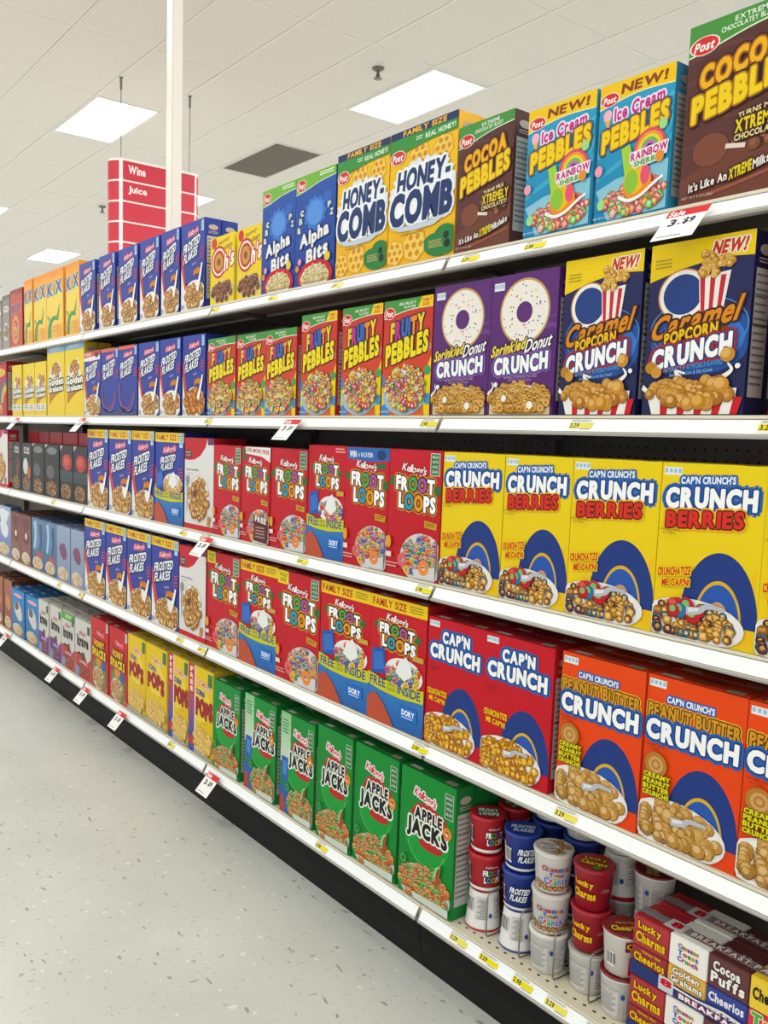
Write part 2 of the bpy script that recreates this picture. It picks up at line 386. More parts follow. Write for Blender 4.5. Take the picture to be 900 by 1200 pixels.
def d_alpha(A):
    A.grad(0, 0, 1, 1, '#2a55a8', '#1d3f92')
    for i in range(9):
        A.ell(.1 + .1 * i, .25 + .07 * ((i * 5) % 7), .1, .05, '#3766bb' if i % 2 else '#234b9f')
    A.sec('size_banner'); A.poly([(0, 0), (1, 0), (1, .075), (.6, .095), (.25, .135), (0, .155)], '#7ab648'); A.stroke([(0, .157), (.25, .139), (.6, .1), (1, .08)], .012, .012, '#e8f0d8'); A.lines(.6, .02, .97, .06, 2, '#f3f7ea')
    post_oval(A, .14, .085, .115, .05)
    A.sec('front_panel'); A.burst(.5, .36, .3, .16, '#3f78cc', 12, .82); A.ell(.5, .36, .2, .11, '#5b92da')
    for t, x, y in (('B', .1, .38), ('a', .06, .46), ('P', .82, .3), ('Z', .88, .37), ('c', .14, .31)): A.text(t, x, y, x + .08, y + .055, '#dfe6c8', out='#27407c', ow=.012, bold=.05)
    A.sec('title_lettering'); A.text('Alpha', .14, .5, .86, .66, '#f4f2ea', out='#1a2f78', ow=.022, bold=.06, rise=.08, jit=.04); A.text('Bits', .32, .655, .84, .79, '#f4f2ea', out='#1a2f78', ow=.022, bold=.06, rise=.07, jit=.04)
    A.sec('cereal_picture'); A.ell(.54, .93, .44, .145, '#c7202e', 26); A.ell(.54, .95, .36, .125, '#efe9dc'); A.pieces(.54, .94, .34, .11, 'ring', 80, .036, ['#d9c586', '#cbb26e', '#e5d7a4'], ['#f1e8c4'])
    A.circ(.86, .78, .07, '#e9c64a'); A.circ(.16, .78, .05, '#e59ab0'); A.circ(.1, .84, .05, '#e08a4a')
def d_hc(A):
    A.grad(0, 0, 1, 1, '#f2c53c', '#eeb62a')
    A.sec('cereal_picture')
    for x, y, r in ((.45, .22, .17), (.8, .22, .16), (.14, .66, .15), (.42, .87, .2), (.12, .9, .16)):
        P = [(x + r * math.cos(i * PI / 3 + .3), y + r * math.sin(i * PI / 3 + .3) / A.a) for i in range(6)]; A.poly(P, '#e3a83c'); A.poly([(x + (p[0] - x) * .88, y + (p[1] - y) * .88) for p in P], '#f3cb6a')
        for i in range(7):
            q = (0 if i == 6 else r * .52); A.circ(x + q * math.cos(i * PI / 3), y + q * math.sin(i * PI / 3) / A.a, r * .17, '#cf8f2e', 10)
    A.sec('size_banner'); A.quad([(0, 0), (1, 0), (1, .055), (0, .055)], '#22305f'); A.text('FAMILY SIZE', .2, .008, .84, .048, '#f0b93a', bold=.05, ital=.1)
    A.poly([(0, .055), (1, .055), (1, .125), (.6, .135), (.25, .165), (0, .19)], '#3d8f43'); A.text('REAL HONEY!', .54, .075, .97, .112, '#e8f2dc', bold=.03, rise=.008); A.lines(.4, .08, .51, .115, 2, '#d7e8c8')
    post_oval(A, .125, .19, .11, .048)
    A.sec('title_lettering'); A.burst(.52, .48, .52, .25, '#e8eaf0', 26, .86); A.burst(.52, .5, .46, .22, '#fbfbfb', 20, .9)
    A.text('HONEY-', .14, .295, .92, .455, '#1f3566', out='#f4f6fa', ow=.03, bold=.07, ital=.1, gap=.03, rise=.02, shadow='#a9b4c6', sd=(.022, .016))
    A.text('COMB', .04, .465, .96, .7, '#1f3566', out='#f4f6fa', ow=.03, bold=.09, ital=.06, gap=.03, rise=.01, shadow='#a9b4c6', sd=(.022, .016))
    A.poly([(.04, .7), (.3, .72), (.6, .72), (.95, .69), (.7, .755), (.4, .76), (.2, .75)], '#c9d2de')
    A.sec('front_panel'); A.lines(.2, .775, .6, .79, 1, '#a97a24')
    A.sec('badge'); A.ell(.83, .88, .25, .085, '#2d7d43', 22, 1, .1, .06); A.ell(.88, .84, .15, .07, '#2d7d43'); A.ell(.83, .9, .25, .09, '#2d7d43'); A.lines(.65, .87, .86, .93, 4, '#b9a86a'); A.circ(.9, .85, .04, '#1d2a24'); A.circ(.92, .91, .045, '#1d2a24')
def d_cocoa(A, big=False):
    A.grad(0, 0, 1, 1, '#54302c', '#5e3430')
    for i in range(5): A.stroke([(.0, .2 + i * .12), (.4, .16 + i * .13), (1, .24 + i * .12)], .05, .02, '#62393400'[:7])
    A.sec('size_banner'); A.poly([(0, 0), (1, 0), (1, .075), (.6, .1), (.25, .145), (0, .17)], '#4d9145'); A.stroke([(0, .173), (.25, .148), (.6, .104), (1, .08)], .014, .014, '#dfeccf')
    A.text('EXTREME', .42, .02, .74, .048, '#eaf3e0', bold=.02, rise=.005); A.text('CHOCOLATEY BLAST!', .3, .056, .8, .085, '#eaf3e0', bold=.02, rise=.012)
    if big: A.poly([(.86, 0), (1, 0), (1, .075), (.8, .085)], '#f0cf38'); A.text('FAMILY', .87, .02, .99, .055, '#c8382e', bold=.03)
    post_oval(A, .15, .125, .13, .048)
    A.sec('cereal_picture')
    A.poly([(0, .86), (.2, .8), (.45, .74), (.7, .62), (1, .56), (1, 1), (0, 1)], '#6e3d30'); A.pieces(.72, .66, .26, .1, 'ball', 26, .045, BRN, ['#8e5a44', '#9c6650']); A.stroke([(.1, .93), (.45, .88), (.95, .8)], .05, .03, '#8b4f3c'); A.stroke([(.25, .97), (.6, .93), (.98, .88)], .03, .03, '#94553f')
    A.ell(.28, .72, .17, .09, '#7d4836'); A.stroke([(.42, .72), (.6, .74)], .04, .04, '#e8d8cc')
    A.sec('title_lettering')
    A.text('COCOA', .14, .2, .88, .335, '#efb43c', out='#a25a20', ow=.016, out2='#3a1c18', ow2=.034, bold=.075, rise=.1, jit=.03)
    A.text('PEBBLES', .08, .345, .95, .5, '#f2d02f', out='#b07a1e', ow=.016, out2='#3a1c18', ow2=.034, bold=.075, rise=.12, jit=.03)
    A.text('TURNS MILK', .52, .545, .88, .575, '#ecd79a', out='#3a1c18', ow=.012, bold=.03, rise=.03); A.text('XTREMELY', .5, .585, .96, .655, '#e9cf42', out='#3a1c18', ow=.02, bold=.05, rise=.02); A.text('CHOCOLATEY!', .5, .665, .94, .7, '#ecd79a', out='#3a1c18', ow=.012, bold=.03, rise=.02)
    A.text("It's Like An", .1, .875, .46, .925, '#f4ece4', out='#3a1c18', ow=.012, bold=.04, rise=.03); A.text('XTREME', .48, .84, .68, .9, '#e9cf42', out='#3a1c18', ow=.016, bold=.06, rise=.03); A.text('Milkshake', .69, .81, .97, .86, '#f4ece4', out='#3a1c18', ow=.012, bold=.04, rise=.05)
    A.sec('front_panel'); A.text('NET WT 11 OZ (311g)', .04, .96, .34, .978, '#c9b0a6', bold=.01)
def d_ice(A):
    A.grad(0, 0, 1, 1, '#3fa0c4', '#2a86b4')
    A.stroke([(0, .5), (.4, .42), (1, .2)], .08, .04, '#57b3d2'); A.stroke([(0, .68), (.5, .55), (1, .5)], .05, .08, '#4aa9cb'); A.stroke([(.5, .9), (.8, .6), (1, .34)], .04, .1, '#57b3d2')
    A.sec('size_banner'); A.poly([(0, 0), (1, 0), (1, .13), (.6, .115), (.3, .135), (0, .17)], '#f2c93c'); A.stroke([(0, .173), (.3, .139), (.6, .12), (1, .134)], .012, .012, '#f9eebc'); A.text('NEW!', .3, .03, .9, .1, '#8a3f22', bold=.05, ital=.15)
    post_oval(A, .14, .115, .12, .045)
    A.sec('title_lettering'); A.text('Ice Cream', .22, .165, .88, .26, '#c93a8c', out='#f6e6f0', ow=.022, bold=.05, rise=.05)
    A.sec('cereal_picture'); A.poly([(.07, .25), (.18, .235), (.14, .33)], '#e2b060'); A.circ(.125, .225, .06, '#f2b8c8'); A.sec('title_lettering')
    A.text('PEBBLES', .07, .285, .94, .445, '#f3d22f', out='#b8741e', ow=.016, out2='#25506c', ow2=.034, bold=.08, rise=.11, jit=.03)
    A.sec('cereal_picture'); A.poly([(.02, .76), (.3, .7), (.6, .68), (.98, .64), (.98, .98), (.2, .99)], '#8fc6d8'); A.pieces(.56, .86, .42, .12, 'sq', 90, .05, ['#e48a94', '#f0a9b4', '#8fcf7c', '#e9964e', '#d86a74'], ['#f6ccd0', '#c2e6b4', '#f4c08c'])
    for i, c in enumerate(('#e0506a', '#ee9a48', '#eed24e', '#6fba5c', '#c96ab4')): A.ring(.74, .545, .21 - i * .032, .178 - i * .032, c, 16, 1, 1, PI, 2 * PI)
    A.sec('cereal_picture'); A.poly([(.36, .5), (.47, .48), (.6, .7), (.56, .84), (.46, .8)], '#a5cf52'); A.ell(.6, .77, .19, .115, '#ef8f3c', 22); A.ell(.56, .74, .14, .1, '#e9c03e'); A.ell(.52, .75, .09, .085, '#8fc24a'); A.ell(.7, .72, .06, .07, '#e85a78')
    A.sec('front_panel'); A.poly([(.48, .545), (.98, .515), (.97, .61), (.5, .635)], '#f6dcec'); A.sec('title_lettering'); A.text('RAINBOW', .5, .54, .97, .595, '#c2307e', out='#f8eaf4', ow=.016, bold=.05, rise=.03); A.text('SHERBET', .55, .605, .93, .645, '#4f9a46', out='#f0f4e4', ow=.014, bold=.05, rise=.02)
    A.sec('cereal_picture')
    A.stroke([(.36, .84), (.5, .88), (.66, .86), (.84, .79), (.94, .76)], .04, .03, '#f6f6f2')
    for x, y, c in ((.9, .4, '#a6d98e'), (.12, .87, '#a6d98e'), (.88, .62, '#e79240'), (.06, .62, '#efa0b4')): A.ell(x, y, .055, .04, c, 14)
    A.sec('front_panel'); A.text('NET WT 11 OZ (311g)', .02, .96, .3, .978, '#d8ecf4', bold=.01)
def d_fruity(A, big=False):
    A.grad(0, 0, 1, .6, '#c33b36', '#cf4a34'); A.grad(0, .6, 1, 1, '#cf4a34', '#dc6a34')
    A.poly([(1, .5), (.9, .62), (.84, .8), (.9, 1), (1, 1)], '#e9cf3c'); A.poly([(0, .62), (.12, .74), (.1, .9), (.2, 1), (0, 1)], '#4a86c4'); A.poly([(.0, .74), (.08, .8), (.06, .9), (0, .92)], '#e2d04a')
    A.circ(.93, .62, .07, '#4f9a53'); A.circ(.92, .42, .07, '#d88aa4'); A.circ(.96, .86, .08, '#4f9ac0'); A.circ(.1, .44, .07, '#b24a86'); A.circ(.4, .97, .1, '#e78a3c')
    A.sec('size_banner'); A.poly([(0, 0), (1, 0), (1, .085), (.6, .09), (.3, .115), (0, .15)], '#4d9145'); A.stroke([(0, .153), (.3, .118), (.6, .094), (1, .09)], .014, .014, '#e4ecd0')
    A.text('BIG FRUITY', .32, .028, .66, .052, '#e8f2dc', bold=.02); A.text('FLAVOR', .42, .06, .66, .082, '#e8f2dc', bold=.02)
    if big: A.poly([(.78, 0), (1, 0), (1, .09), (.7, .092)], '#f0cf38'); A.text('FAMILY', .79, .018, .97, .046, '#c8382e', bold=.03); A.text('SIZE', .8, .055, .93, .08, '#c8382e', bold=.03)
    post_oval(A, .12, .11, .11, .048)
    A.sec('title_lettering'); A.text('FRUITY', .16, .165, .84, .325, '#f0c92f', out='#2a1c30', ow=.022, bold=.085, rise=.06, jit=.03, cols=['#f2c92f', '#c23a86', '#3f6cc0', '#3f6cc0', '#ee9430', '#f2d02f'])
    A.text('PEBBLES', .07, .33, .93, .515, '#f4dc30', out='#2a1c10', ow=.022, bold=.085, rise=.12, jit=.03)
    A.sec('cereal_picture'); A.ell(.48, .83, .44, .17, '#a9bccb'); A.ell(.5, .77, .41, .18, '#e0dcd4'); A.pieces(.5, .76, .41, .19, 'sq', 210, .042, FRU, ['#f2b49a', '#f3dc8a', '#b8dca0'])
    A.sec('front_panel'); A.text('NET WT 11 OZ', .03, .96, .22, .978, '#f4dcd0', bold=.01)
def crunch(A, x0, y0, x1, y1, rise=0, hal='#2a62ae', t='CRUNCH'):
    A.sec('title_lettering'); A.text(t, x0, y0, x1, y1, '#fbfbf8', out='#1c3a7c', ow=.016, out2=hal, ow2=.04, bold=.085, rise=rise, jit=.035, shadow='#16284c', sd=(.02, .016))
def d_sprinkle(A):
    A.grad(0, 0, 1, 1, '#5d2f72', '#53286a'); A.ring(.9, .62, .42, .36, '#6d4084', 30); A.ring(.95, .62, .5, .47, '#68397e', 30)
    A.sec('cereal_picture'); A.circ(.52, .27, .375, '#c9a060', 34); A.circ(.52, .27, .35, '#f2ece2', 34); A.circ(.52, .275, .12, '#5d2f72', 22)
    for i in range(46):
        t = A.rnd.uniform(0, 6.28); q = A.rnd.uniform(.15, .33); A.circ(.52 + q * math.cos(t), .27 + q * math.sin(t) / A.a, .011, A.rnd.choice(['#3d5fb0', '#c84a86', '#e0a83c', '#5a4a6a']), 6, .05)
    tagw(A, .04, .05, .2, .105)
    A.sec('title_lettering'); A.text('Sprinkled', .04, .475, .56, .585, '#f0da58', out='#2c1238', ow=.016, bold=.04, ital=.25, rise=.05); A.text('Donut', .57, .45, .95, .545, '#fbfbf8', out='#2c1238', ow=.016, bold=.02, ital=.3, rise=.04)
    crunch(A, .1, .575, .9, .7, .03, '#8a5aa0')
    A.sec('front_panel'); A.text('NATURALLY & ARTIFICIALLY FLAVORED', .26, .72, .76, .738, '#b79cc6', bold=.005, rise=.006); A.text('SWEETENED CORN & OAT CEREAL', .32, .745, .68, .757, '#b79cc6', bold=.005)
    A.sec('cereal_picture'); A.poly([(.05, .86), (.2, .8), (.5, .78), (.8, .8), (.97, .86), (.97, .995), (.05, .995)], '#d8c49a'); A.pieces(.5, .885, .48, .105, 'ring', 190, .05, GOL, GOH); A.circ(.16, .78, .03, '#f2efe8'); A.stroke([(.04, .85), (.12, .8), (.1, .76)], .03, .01, '#f2efe8'); A.circ(.3, .88, .04, '#f4f0ea'); A.circ(.7, .93, .045, '#f4f0ea')
def d_caramel(A):
    A.grad(0, 0, 1, 1, '#282a5a', '#20234c'); A.ell(.55, .57, .5, .2, '#2b4f96'); A.ell(.55, .57, .42, .15, '#3f74c0'); A.ell(.55, .57, .34, .1, '#7a4436')
    A.ring(.52, .5, .48, .465, '#4a84c4', 36, 1, .62)
    A.sec('size_banner'); A.poly([(0, 0), (1, 0), (1, .135), (.7, .12), (.35, .155), (0, .215)], '#efcd3a'); A.text('NEW!', .62, .03, .93, .105, '#c23a2e', out='#f6ecd0', ow=.014, bold=.06, ital=.25); A.pieces(.56, .09, .04, .02, 'ball', 5, .03, GOL, GOH); A.lines(.05, .09, .24, .15, 3, '#b89c3a')
    A.sec('cereal_picture'); A.circ(.35, .305, .25, '#c98a4a', 34); A.circ(.35, .305, .235, '#f4f1ea', 34); A.circ(.35, .305, .195, '#27407f', 30)
    A.poly([(.5, .22), (.8, .2), (.75, .42), (.53, .42)], '#f1ece4')
    for i in range(3): A.quad([(.51 + i * .1, .22), (.56 + i * .1, .22), (.575 + i * .075, .42), (.54 + i * .075, .42)], '#c2303a')
    A.pieces(.65, .17, .17, .055, 'ball', 34, .035, GOL, GOH); A.pieces(.79, .17, .01, .01, 'ball', 2, .04, GOL, GOH)
    A.sec('title_lettering'); A.text('Caramel', .07, .38, .92, .525, '#d98a34', out='#3a1a18', ow=.02, bold=.035, ital=.28, rise=.09); A.text('POPCORN', .2, .5, .72, .57, '#efc23a', out='#43201c', ow=.018, bold=.06, rise=.05, arc=.006)
    crunch(A, .09, .575, .86, .7, .08, '#a03030')
    A.sec('front_panel'); A.text('NATURALLY & ARTIFICIALLY FLAVORED', .22, .705, .8, .735, '#5fa0dc', bold=.01, rise=.04); A.text('Sweetened Corn & Oat Cereal', .28, .745, .7, .765, '#8fc0ea', bold=.005, rise=.025)
    A.sec('cereal_picture'); A.poly([(.06, .88), (.94, .85), (.92, .995), (.12, .995)], '#f0ece6')
    for i in range(5): A.quad([(.2 + i * .18, .9), (.29 + i * .18, .9), (.28 + i * .17, .995), (.21 + i * .17, .995)], '#c4262c')
    A.stroke([(.0, .83), (.1, .87), (.2, .84)], .05, .02, '#f2efe8'); A.stroke([(.8, .79), (.88, .75), (.84, .71)], .05, .015, '#f2efe8'); A.stroke([(.4, .79), (.34, .745), (.44, .76)], .04, .015, '#f2efe8')
    A.pieces(.5, .865, .42, .075, 'ball', 64, .06, ['#b27a34', '#c48c42', '#a66e2c'], ['#dcae6a', '#d0a058'], ymin=.79); A.circ(.8, .83, .075, '#c48a3c'); A.circ(.78, .82, .05, '#dcae6a'); A.circ(.6, .925, .075, '#b9822e'); A.circ(.58, .915, .05, '#d8a858')
    A.circ(.09, .72, .06, '#b9822e'); A.circ(.15, .75, .055, '#c99448'); A.circ(.84, .665, .07, '#c48a3c'); A.circ(.82, .655, .045, '#dcae6a'); A.circ(.94, .73, .025, '#f4f1ea')
def swoosh(A, hot):                                                 # sweeping ribbons of colour behind the bowl
    A.sec('colour_ribbon')
    for r, w_, c in ((.37, .15, '#22397c'), (.225, .02, '#d9ad3a'), (.205, .09, '#2f57a8'), (.115, .07, '#d9a27c'), (.05, .05, '#efe6da')):
        A.ring(.64, .88, r, r - w_, c, 28, 1, 1.75, PI, 2 * PI)
def d_capn(A, kind):
    if kind == 'cb': A.grad(0, 0, 1, 1, '#ecd01f', '#eac91a'); A.poly([(.5, .96), (.97, .55), (.97, .98)], '#eebf1e')
    elif kind == 'red': A.grad(0, 0, 1, 1, '#c3242e', '#bd202b')
    else: A.grad(0, 0, 1, 1, '#e5502a', '#e04a27')
    tagw(A, .02, .025, .2, .07)
    swoosh(A, kind)
    if kind == 'cb':
        A.sec('title_lettering'); crunch(A, .06, .13, .92, .25, .02); A.text("CAP'N CRUNCH'S", .2, .068, .72, .11, '#f6f8fa', out='#2a62ae', ow=.02, bold=.045, rise=.015)
        A.text('BERRIES', .08, .262, .82, .355, '#d2382c', out='#5a1512', ow=.012, out2='#f0b02a', ow2=.028, bold=.065, rise=.03, shadow='#35140f', sd=(.014, .012))
        A.text('CRUNCHATIZE', .03, .595, .36, .645, '#c8342a', bold=.05, rise=.03, out='#f3d230', ow=.01); A.text("ME CAP'N!", .08, .66, .36, .705, '#c8342a', bold=.05, rise=.02, out='#f3d230', ow=.01)
        bowl(A, .4, .9, .46, .125, 'sq', 130, .04, GOL + ['#5b2f3a', '#3a6a8a'], GOH); A.pieces(.32, .84, .27, .06, 'ball', 9, .062, ['#b8262e', '#2f6fa0', '#4f9a46', '#46304c', '#b8262e'], ['#d65a54', '#5b93be', '#7cbc6c', '#6a5070'])
        cr_ = '#8a7420'
    elif kind == 'red':
        A.sec('title_lettering'); crunch(A, .27, .085, .74, .18, .0, '#2a62ae', "CAP'N"); crunch(A, .06, .2, .92, .315, -.01)
        A.text('CRUNCHATIZE', .03, .555, .38, .6, '#efd02e', bold=.05, rise=.0); A.text("ME CAP'N!", .07, .615, .36, .655, '#efd02e', bold=.05, rise=-.01)
        bowl(A, .4, .88, .46, .145, 'sq', 130, .05, ['#d99a2e', '#c8842a', '#e6b24a'], ['#f2cf7e', '#eabf60'])
        cr_ = '#6e1018'
    else:
        A.sec('title_lettering'); A.text("CAP'N CRUNCH'S", .22, .105, .7, .145, '#f6f8fa', out='#2a62ae', ow=.016, bold=.045); A.text('PEANUT BUTTER', .03, .168, .96, .25, '#d29a3a', out='#5a2c10', ow=.012, out2='#f0b648', ow2=.024, bold=.055, jit=.02)
        crunch(A, .03, .262, .95, .385)
        bowl(A, .4, .88, .46, .15, 'ball', 80, .062, ['#b98a48', '#a87a3a', '#c99c58'], ['#d9b884', '#cfa86c'])
        A.circ(.16, .53, .12, '#b07a3a', 22); A.ring(.16, .53, .08, .05, '#caa068', 16); A.circ(.16, .53, .03, '#caa068', 10)
        for i, tx in enumerate(('CREAMY', 'PEANUT', 'BUTTER', 'CRUNCH!!')): A.text(tx, .04, .585 + i * .036, .32, .614 + i * .036, '#e6dc3c', out='#6a5a1c', ow=.008, bold=.05)
        cr_ = '#7e2412'
    A.sec('front_panel'); A.text('SWEETENED CORN &', .03, .375 if kind != 'pb' else .41, .24, .387 if kind != 'pb' else .422, cr_, bold=.01); A.text('OAT CEREAL', .06, .395 if kind != 'pb' else .43, .2, .407 if kind != 'pb' else .442, cr_, bold=.01)
    A.sec('cereal_picture'); A.stroke([(.36, .83), (.48, .82), (.56, .79), (.72, .79)], .08, .03, '#b9bcc2'); A.stroke([(.38, .825), (.48, .812)], .04, .03, '#e2e4e6')
    A.text('NET WT 13 OZ (368g)', .04, .955, .34, .97, '#6a6660', bold=.01)
def froot_title(A, x0, y0, x1, y1):
    w_, h_ = x1 - x0, y1 - y0
    A.sec('title_lettering')
    A.ell(x0 + w_ * .04, y0 + h_ * .2, w_ * .16, h_ * .24, '#2f6a38', 12, 1, .3, .2); A.ell(x1 - w_ * .02, y0 + h_ * .4, w_ * .12, h_ * .26, '#2f6a38', 12, 1, -.3, .2)
    def row(t, a, b, c, d, o):
        A.text(t, a, b, c, d, '#ffffff', out='#1a1410', ow=.018, out2='#d98a2c', ow2=.036, bold=.08, rise=-.015, gap=.05, jit=.03, cols=o)
    row('FROOT', x0 + w_ * .06, y0 + h_ * .04, x1 - w_ * .06, y0 + h_ * .47, ['#ffffff', '#ffffff', '#55a352', '#a4559c', '#ffffff'])
    row('LOOPS', x0 + w_ * .14, y0 + h_ * .53, x1 - w_ * .02, y1, ['#ffffff', '#3f9ab4', '#e79a34', '#ffffff', '#ffffff'])
def d_froot(A, v='', fam=False):
    A.fl = 1
    A.grad(0, 0, 1, 1, '#c4242f', '#ba202c'); t = 0
    if fam:
        A.sec('size_banner'); A.rect(0, 0, 1, .1, '#efcc33'); A.text('FAMILY SIZE', .03, .022, .64, .082, '#b9352a', bold=.035); A.lines(.7, .025, .95, .085, 3, '#a08a34'); A.sec('front_panel')
    if v == 'val':
        A.sec('size_banner'); A.rect(0, 0, .26, .12, '#eed43a'); A.text('VALUE', .04, .022, .22, .055, '#4a5a2a', bold=.03); A.text('SIZE', .06, .068, .2, .1, '#4a5a2a', bold=.03); A.sec('front_panel')
    if v == 'free':
        A.sec('size_banner'); A.poly([(.12, 0), (1, 0), (1, .15), (.7, .095), (.12, .07)], '#f2ece8'); A.text('20% MORE FREE', .16, .018, .95, .06, '#b4272e', bold=.03, rise=-.02); A.sec('front_panel')
    if v == 'win':
        A.sec('size_banner'); A.poly([(.03, 0), (1, 0), (1, .1), (.5, .115), (.03, .1)], '#2f66ae'); A.text('WIN', .08, .03, .24, .085, '#f4f4f4', bold=.06); A.text('A VACATION', .28, .04, .62, .08, '#e8eef8', bold=.03); A.ell(.82, .055, .1, .042, '#233a6a'); A.sec('front_panel'); A.rect(.72, .125, .92, .17, '#2c6a44')
    if v in ('', 'val') and not fam:
        A.sec('badge'); A.rect(.79, .02, .96, .19, '#dfe8d8'); A.rect(.8, .025, .95, .185, '#2c6a44')
        for i in range(4): A.text(('MADE', 'WITH', 'WHOLE', 'GRAIN')[i], .82, .035 + i * .037, .93, .06 + i * .037, '#cfe0c8', bold=.02)
    if v == 'free': A.sec('badge'); A.rect(.02, .02, .13, .15, '#2c6a44')
    pr = v == 'promo' or fam
    if pr:
        if v == 'promo': A.sec('front_panel'); A.lines(.72, .02, .97, .07, 2, '#e4a8a8')
        script_logo(A, .3, .13 if fam else .085, .68, .205 if fam else .16, '#fbeef0', '#8c1420', -.02); froot_title(A, .14, .2 if fam else .155, .84, .4 if fam else .37)
        promo_low(A); A.sec('badge'); A.rect(.8, .39, .98, .43, '#caa04a'); return
    script_logo(A, .26, .115, .72, .195, '#fbeef0', '#8c1420', -.03); froot_title(A, .1, .2, .93, .47)
    A.sec('ribbon'); A.poly([(.72, .535), (.96, .55), (.95, .6), (.73, .59)], '#c99a3a'); A.lines(.75, .555, .93, .585, 2, '#7c4a1a')
    A.sec('cereal_picture'); A.ell(.7, .84, .42, .2, '#d9d4cf', 26); A.pieces(.7, .81, .37, .15, 'ring', 130, .045, RNG, RNH); A.poly([(.55, .93), (.97, .88), (.97, .985), (.6, .99)], '#d4d2d2')
    A.ring(.34, .87, .09, .035, '#dc6a6a', 16); A.ring(.76, .9, .1, .035, '#ea8a4a', 16); A.ring(.44, .94, .06, .022, '#e2b04a', 14); A.ell(.06, .74, .05, .05, '#e2a23a')
    if v == 'free': A.sec('offer_panel'); A.poly([(.52, .7), (.98, .76), (.98, .985), (.52, .97)], '#5a1a20'); A.text('FREE', .56, .72, .94, .775, '#f4ece4', bold=.05, rise=-.02); A.lines(.58, .82, .94, .95, 4, '#a88a80')
    A.sec('front_panel'); A.rect(.02, .82, .12, .86, '#f0ddd8'); A.lines(.02, .9, .26, .95, 2, '#e09a94')
def d_mp(A, rear=False):
    A.grad(0, 0, 1, 1, '#e6e4e2', '#dedbd8')
    A.sec('front_panel'); A.poly([(0, 0), (.8, 0), (.72, .1), (.55, .19), (.35, .235), (.15, .245), (0, .24)], '#c2222e')
    A.rect(.8, 0, 1, .07, '#6b2a6a'); A.rect(0, .945, 1, 1, '#c2222e')
    A.sec('brand_mark'); A.rect(.04, .13, .24, .22, '#3c2e2a'); A.text('MARKET', .06, .145, .22, .17, '#d8c8b4', bold=.02); A.text('PANTRY', .06, .18, .22, .205, '#d8c8b4', bold=.02)
    A.sec('title_lettering'); A.text('Sugar Frosted Flakes', .07, .335, .5, .365, '#4a4444', bold=.02); A.lines(.07, .385, .3, .4, 1, '#b0a8a4')
    A.sec('cereal_picture'); A.ell(.5, .66, .4, .26, '#d4d2d0', 30); A.ell(.5, .66, .36, .235, '#f0ede8', 30); A.pieces(.5, .66, .32, .21, 'flake', 120, .06, FLK, FLH); A.circ(.4, .6, .05, '#5d3a44'); A.stroke([(.1, .5), (.12, .6), (.12, .8)], .04, .02, '#a9a8a8'); A.ell(.12, .46, .05, .05, '#9c9a9a'); A.ell(.88, .86, .05, .03, '#b9802f'); A.ell(.86, .91, .05, .03, '#c9974c')
def aj_title(A, x0, y0, x1, y1):
    w_, h_ = x1 - x0, y1 - y0
    A.sec('title_lettering'); A.poly([(x0 + w_ * .05, y0 + h_ * .3), (x0 + w_ * .2, y0 - h_ * .1), (x0 + w_ * .55, y0 - h_ * .2), (x0 + w_ * .95, y0 + h_ * .02), (x1, y0 + h_ * .5), (x0 + w_ * .7, y0 + h_ * .3)], '#b3302c'); A.ell(x0 + w_ * .6, y1 + h_ * .05, w_ * .3, h_ * .16, '#b3302c')
    A.text('APPLE', x0 + w_ * .18, y0, x1 - w_ * .14, y0 + h_ * .36, '#15130f', out='#f4f4ee', ow=.02, bold=.08, rise=.0, jit=.03); A.text('JACKS', x0, y0 + h_ * .4, x1, y1, '#15130f', out='#f4f4ee', ow=.026, bold=.1, jit=.05)
def d_aj(A, free=False):
    A.grad(0, 0, 1, 1, '#1f8a3a', '#1a7e34'); A.ell(.5, .48, .42, .22, '#27983f'); A.ring(.5, .5, .36, .34, '#5aa860', 24, 1, 1, .3, PI - .3)
    x = .0
    if free:
        A.sec('offer_panel'); A.grad(.0, .0, .3, .5, '#8cc48c', '#cfe0cc'); A.lines(.05, .07, .25, .22, 5, '#4f8a58'); A.rect(.04, .44, .24, .68, '#2c5fa8'); A.rect(.08, .48, .2, .62, '#4f86c8')
        A.poly([(.0, .74), (.14, .7), (.34, .8), (.34, 1), (0, 1)], '#2c5fa8'); A.poly([(.0, .84), (.1, .82), (.16, .92), (.12, 1), (0, 1)], '#b0443a'); x = .14
    script_logo(A, .26 + x, .14, .66 + x, .225, '#c8283c', '#f6ecec', -.04, .018)
    aj_title(A, .15 + x * .9, .27, .88 + x * .6, .52)
    A.sec('badge'); A.rect(.82, .06, .97, .25, '#c8dcc4'); A.rect(.83, .065, .96, .245, '#22683a')
    for i in range(4): A.text(('MADE', 'WITH', 'WHOLE', 'GRAIN')[i], .845, .08 + i * .04, .945, .105 + i * .04, '#cfe0c8', bold=.02)
    A.sec('cereal_picture'); A.ring(.88, .36, .08, .03, '#e2873c', 16)
    A.ell(.5 + x, .88, .48 - x * .6, .17, '#c9cfc4', 26); A.pieces(.5 + x, .86, .46 - x * .6, .15, 'ring', 150, .046, ['#d9783c', '#e08a4c', '#5a9a4a', '#c2643a', '#6aa858'], ['#f0b88c', '#a9d09a']); A.poly([(.3 + x, .94), (.97, .92), (.97, .985), (.34 + x, .985)], '#cfd6cc')
    A.stroke([(.74, .8), (.78, .7), (.8, .62)], .05, .035, '#a8523a'); A.stroke([(.7, .74), (.74, .66), (.8, .63)], .05, .02, '#8fcf8c')
    A.ring(.12 + x, .72, .06, .028, '#4a9a4c', 14)
